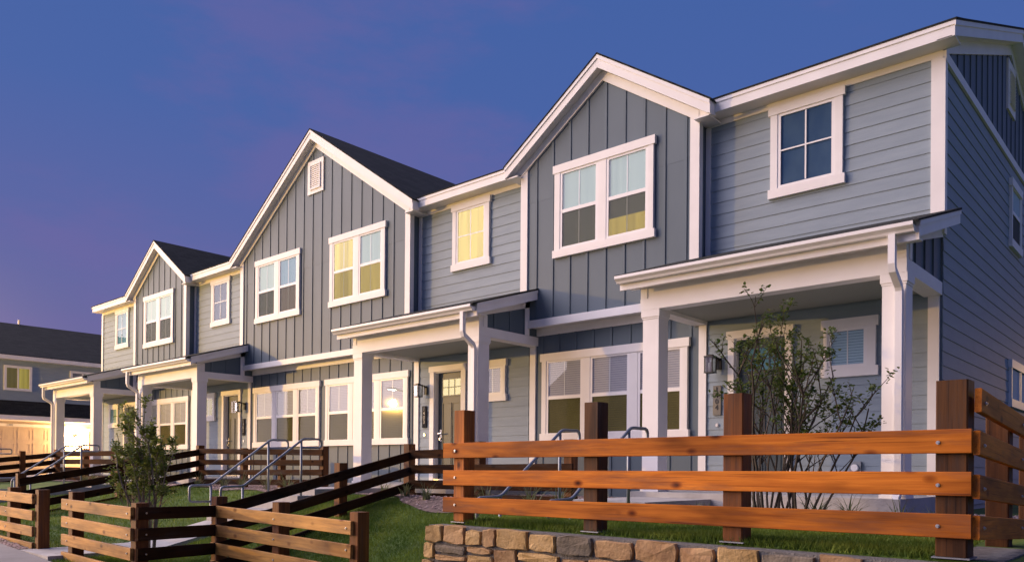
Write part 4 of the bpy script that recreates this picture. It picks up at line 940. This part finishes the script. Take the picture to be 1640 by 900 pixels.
# grassy bed plants
def grassy(x, y, label, h=.38, n=34, m='blade', flower=False):
    z = hz(x, y); t = thing('grassy_plant' if not flower else 'flowering_plant', label, 'plant', (x, y, z), 'strap leaved plants in the gravel bed')
    mb = MB()
    for k in range(n):
        a = random.uniform(0, 6.28); l = h*random.uniform(.6, 1.15); sp = random.uniform(.25, 1.0); w = random.uniform(.005, .010)
        px, py = x+random.gauss(0, .025), y+random.gauss(0, .025); dx, dy = math.cos(a), math.sin(a); prev = None
        for s in range(5):
            q = s/4; r_ = l*sp*q*(.45+.55*q); zz = z+l*(q*1.0-sp*.55*q*q); ww = w*(1-q*.85)
            i = mb.pts([(px+dx*r_-dy*ww, py+dy*r_+dx*ww, zz), (px+dx*r_+dy*ww, py+dy*r_-dx*ww, zz)])
            if prev is not None: mb.f.append((prev, prev+1, i+1, i))
            prev = i
    o = obj('leaf_tuft', mb, MT[m], t)
    if flower:
        mb = MB()
        for k in range(14):
            a = random.uniform(0, 6.28); r_ = random.uniform(0, h*.5); c_ = Vector((x+r_*math.cos(a), y+r_*math.sin(a), z+h*random.uniform(.35, .7)))
            q = .02; i = mb.pts([c_+Vector((q, 0, 0)), c_+Vector((0, q, .005)), c_+Vector((-q, 0, 0)), c_+Vector((0, -q, .01))]); mb.f.append((i, i+1, i+2, i+3))
        obj('petals', mb, MT['red'], t)
spots = [(9.05, -2.85, .42), (8.5, -2.75, .42), (7.9, -2.95, .45), (7.35, -2.7, .40), (6.4, -2.65, .34), (5.75, -2.5, .30), (4.75, -2.1, .36), (5.0, -1.75, .40), (11.3, -2.35, .34), (12.45, -2.75, .36), (12.85, -2.55, .30), (12.15, -2.75, .40), (10.75, -2.55, .22), (11.0, -2.75, .2), (13.3, -3.2, .3),
         (2.4, -2.45, .40), (1.6, -2.35, .40), (.7, -2.4, .42), (-.2, -2.3, .36), (-1.1, -2.4, .40), (-2.6, -2.4, .38), (-5.4, -2.3, .42), (-6.1, -2.6, .40), (-7.3, -2.4, .36)]
zones = [('behind the orange fence', lambda x: 6.6 < x < 9.2), ('by the middle porch floor', lambda x: 4 < x < 6.6), ('under the bare shrub', lambda x: x > 10), ('under the wide gable', lambda x: -2 < x < 4), ('in the far gravel bed', lambda x: x < -2)]
ORD = ['leftmost', 'second', 'third', 'fourth', 'fifth', 'sixth', 'rightmost']
for zn, ok in zones:
    zs = sorted([p for p in spots if ok(p[0])])
    for k, (x, y, h) in enumerate(zs):
        w_ = 'leftmost' if k == 0 else 'rightmost' if k == len(zs)-1 else ORD[k]+' from the left'
        grassy(x, y, ('low ' if h < .31 else '')+'strappy green plant, '+w_+' of those '+zn, h, 26 if h < .3 else 36)
grassy(2.15, -2.15, 'low red flowered plant beside the middle handrails', .26, 18, 'leaf2', True)

# ------------------------------------------------------------------ shrubs
def shrub(t, base, stems, H_, spread, leaf_m, leaf_n, leaf_s, twig_lv, leaf_from, seed, lean=(0, 0), tw=(4, 3), tl=(.3, .5), sh=(.6, .8), bark='bark'):
    rnd = random.Random(seed); leaves = []
    def grow(mb, p, d, ln, r, lv):
        n = 5; pts = [p.copy()]; q = p.copy(); dd = d.copy()
        for k in range(n):
            dd = (dd+Vector((rnd.gauss(0, .10), rnd.gauss(0, .10), rnd.gauss(.03, .07)))).normalized(); q = q+dd*ln/n; pts.append(q.copy())
            if q.z-base[2] > H_*leaf_from and (lv > 0 or k > 2):
                for _ in range(leaf_n if lv else max(1, leaf_n//2)):
                    leaves.append((q+Vector((rnd.gauss(0, .02), rnd.gauss(0, .02), rnd.gauss(0, .02))), rnd.random()))
        mb.tube(pts, r, 5 if lv < 2 else 4, r2=r*.45)
        if lv < twig_lv:
            for _ in range(tw[0] if lv == 0 else rnd.choice((tw[1]-1, tw[1]))):
                k = rnd.randint(2, n); a = rnd.uniform(0, 6.28); o = Vector((math.cos(a), math.sin(a), rnd.uniform(.1, .9)))
                grow(mb, pts[k], (dd*.75+o*.62).normalized(), ln*rnd.uniform(*tl), r*.5, lv+1)
    for k in range(stems):
        a = 6.28*k/stems+rnd.uniform(-.4, .4); sp = spread*rnd.uniform(.35, 1.0)
        d = Vector((math.cos(a)*sp+lean[0], math.sin(a)*sp+lean[1], 1)).normalized(); mb = MB()
        b = Vector(base)+Vector((math.cos(a)*rnd.uniform(.03, .16), math.sin(a)*rnd.uniform(.03, .12), -.06))
        grow(mb, b, d, H_*rnd.uniform(*sh), rnd.uniform(.010, .018), 0); obj('stem', mb, MT[bark], t)
    # small oval leaves, folded along the midrib
    groups = {}
    mb = MB(); mb2 = MB()
    for (p, q) in leaves:
        tgt = mb if q < .6 else mb2
        a = rnd.uniform(0, 6.28); e = rnd.uniform(-.5, .9); L_ = leaf_s*rnd.uniform(.6, 1.25); w = L_*.30
        d = Vector((math.cos(a)*math.cos(e), math.sin(a)*math.cos(e), math.sin(e))); s = d.cross(Vector((rnd.gauss(0, .4), rnd.gauss(0, .4), 1))).normalized(); u = s.cross(d)*w*.35
        i = tgt.pts([p, p+d*L_*.35+s*w+u, p+d*L_*.75+s*w*.8+u, p+d*L_, p+d*L_*.75-s*w*.8+u, p+d*L_*.35-s*w+u, p+d*L_*.5])
        tgt.f += [(i, i+1, i+6), (i+1, i+2, i+6), (i+2, i+3, i+6), (i+3, i+4, i+6), (i+4, i+5, i+6), (i+5, i, i+6)]
    obj('foliage', mb, MT[leaf_m], t, 'stuff')
    if mb2.v: obj('foliage', mb2, MT['leaf2'], t, 'stuff')
    return len(leaves)
b_ = (11.68, -2.85, hz(11.68, -2.85)); t = thing('shrub', 'tall sparse many stemmed shrub in front of the nearest door', 'shrub', b_)
n1 = shrub(t, b_, 12, 2.75, .32, 'leaf', 1, .043, 3, .40, 11, lean=(-.04, 0), tw=(6, 3), tl=(.22, .38), sh=(.5, .70))
b_ = (12.0, -2.8, hz(12.0, -2.8)); t = thing('shrub', 'lower spreading shrub with bare forks left of the nearest porch post', 'shrub', b_)
n2 = shrub(t, b_, 8, 1.95, .46, 'leaf', 1, .043, 3, .36, 23, lean=(.10, 0), tw=(6, 3), tl=(.22, .4), sh=(.5, .75))
b_ = (4.88, -6.05, hz(4.88, -6.05)); t = thing('shrub', 'dense leafy bush on thin pale stems behind the lit corner fence', 'shrub', b_)
n3 = shrub(t, b_, 14, 2.1, .12, 'leafl', 6, .043, 2, .40, 9, tw=(6, 3), tl=(.14, .27), sh=(.55, .84), bark='barkpale')
print('leaves', n1, n2, n3)
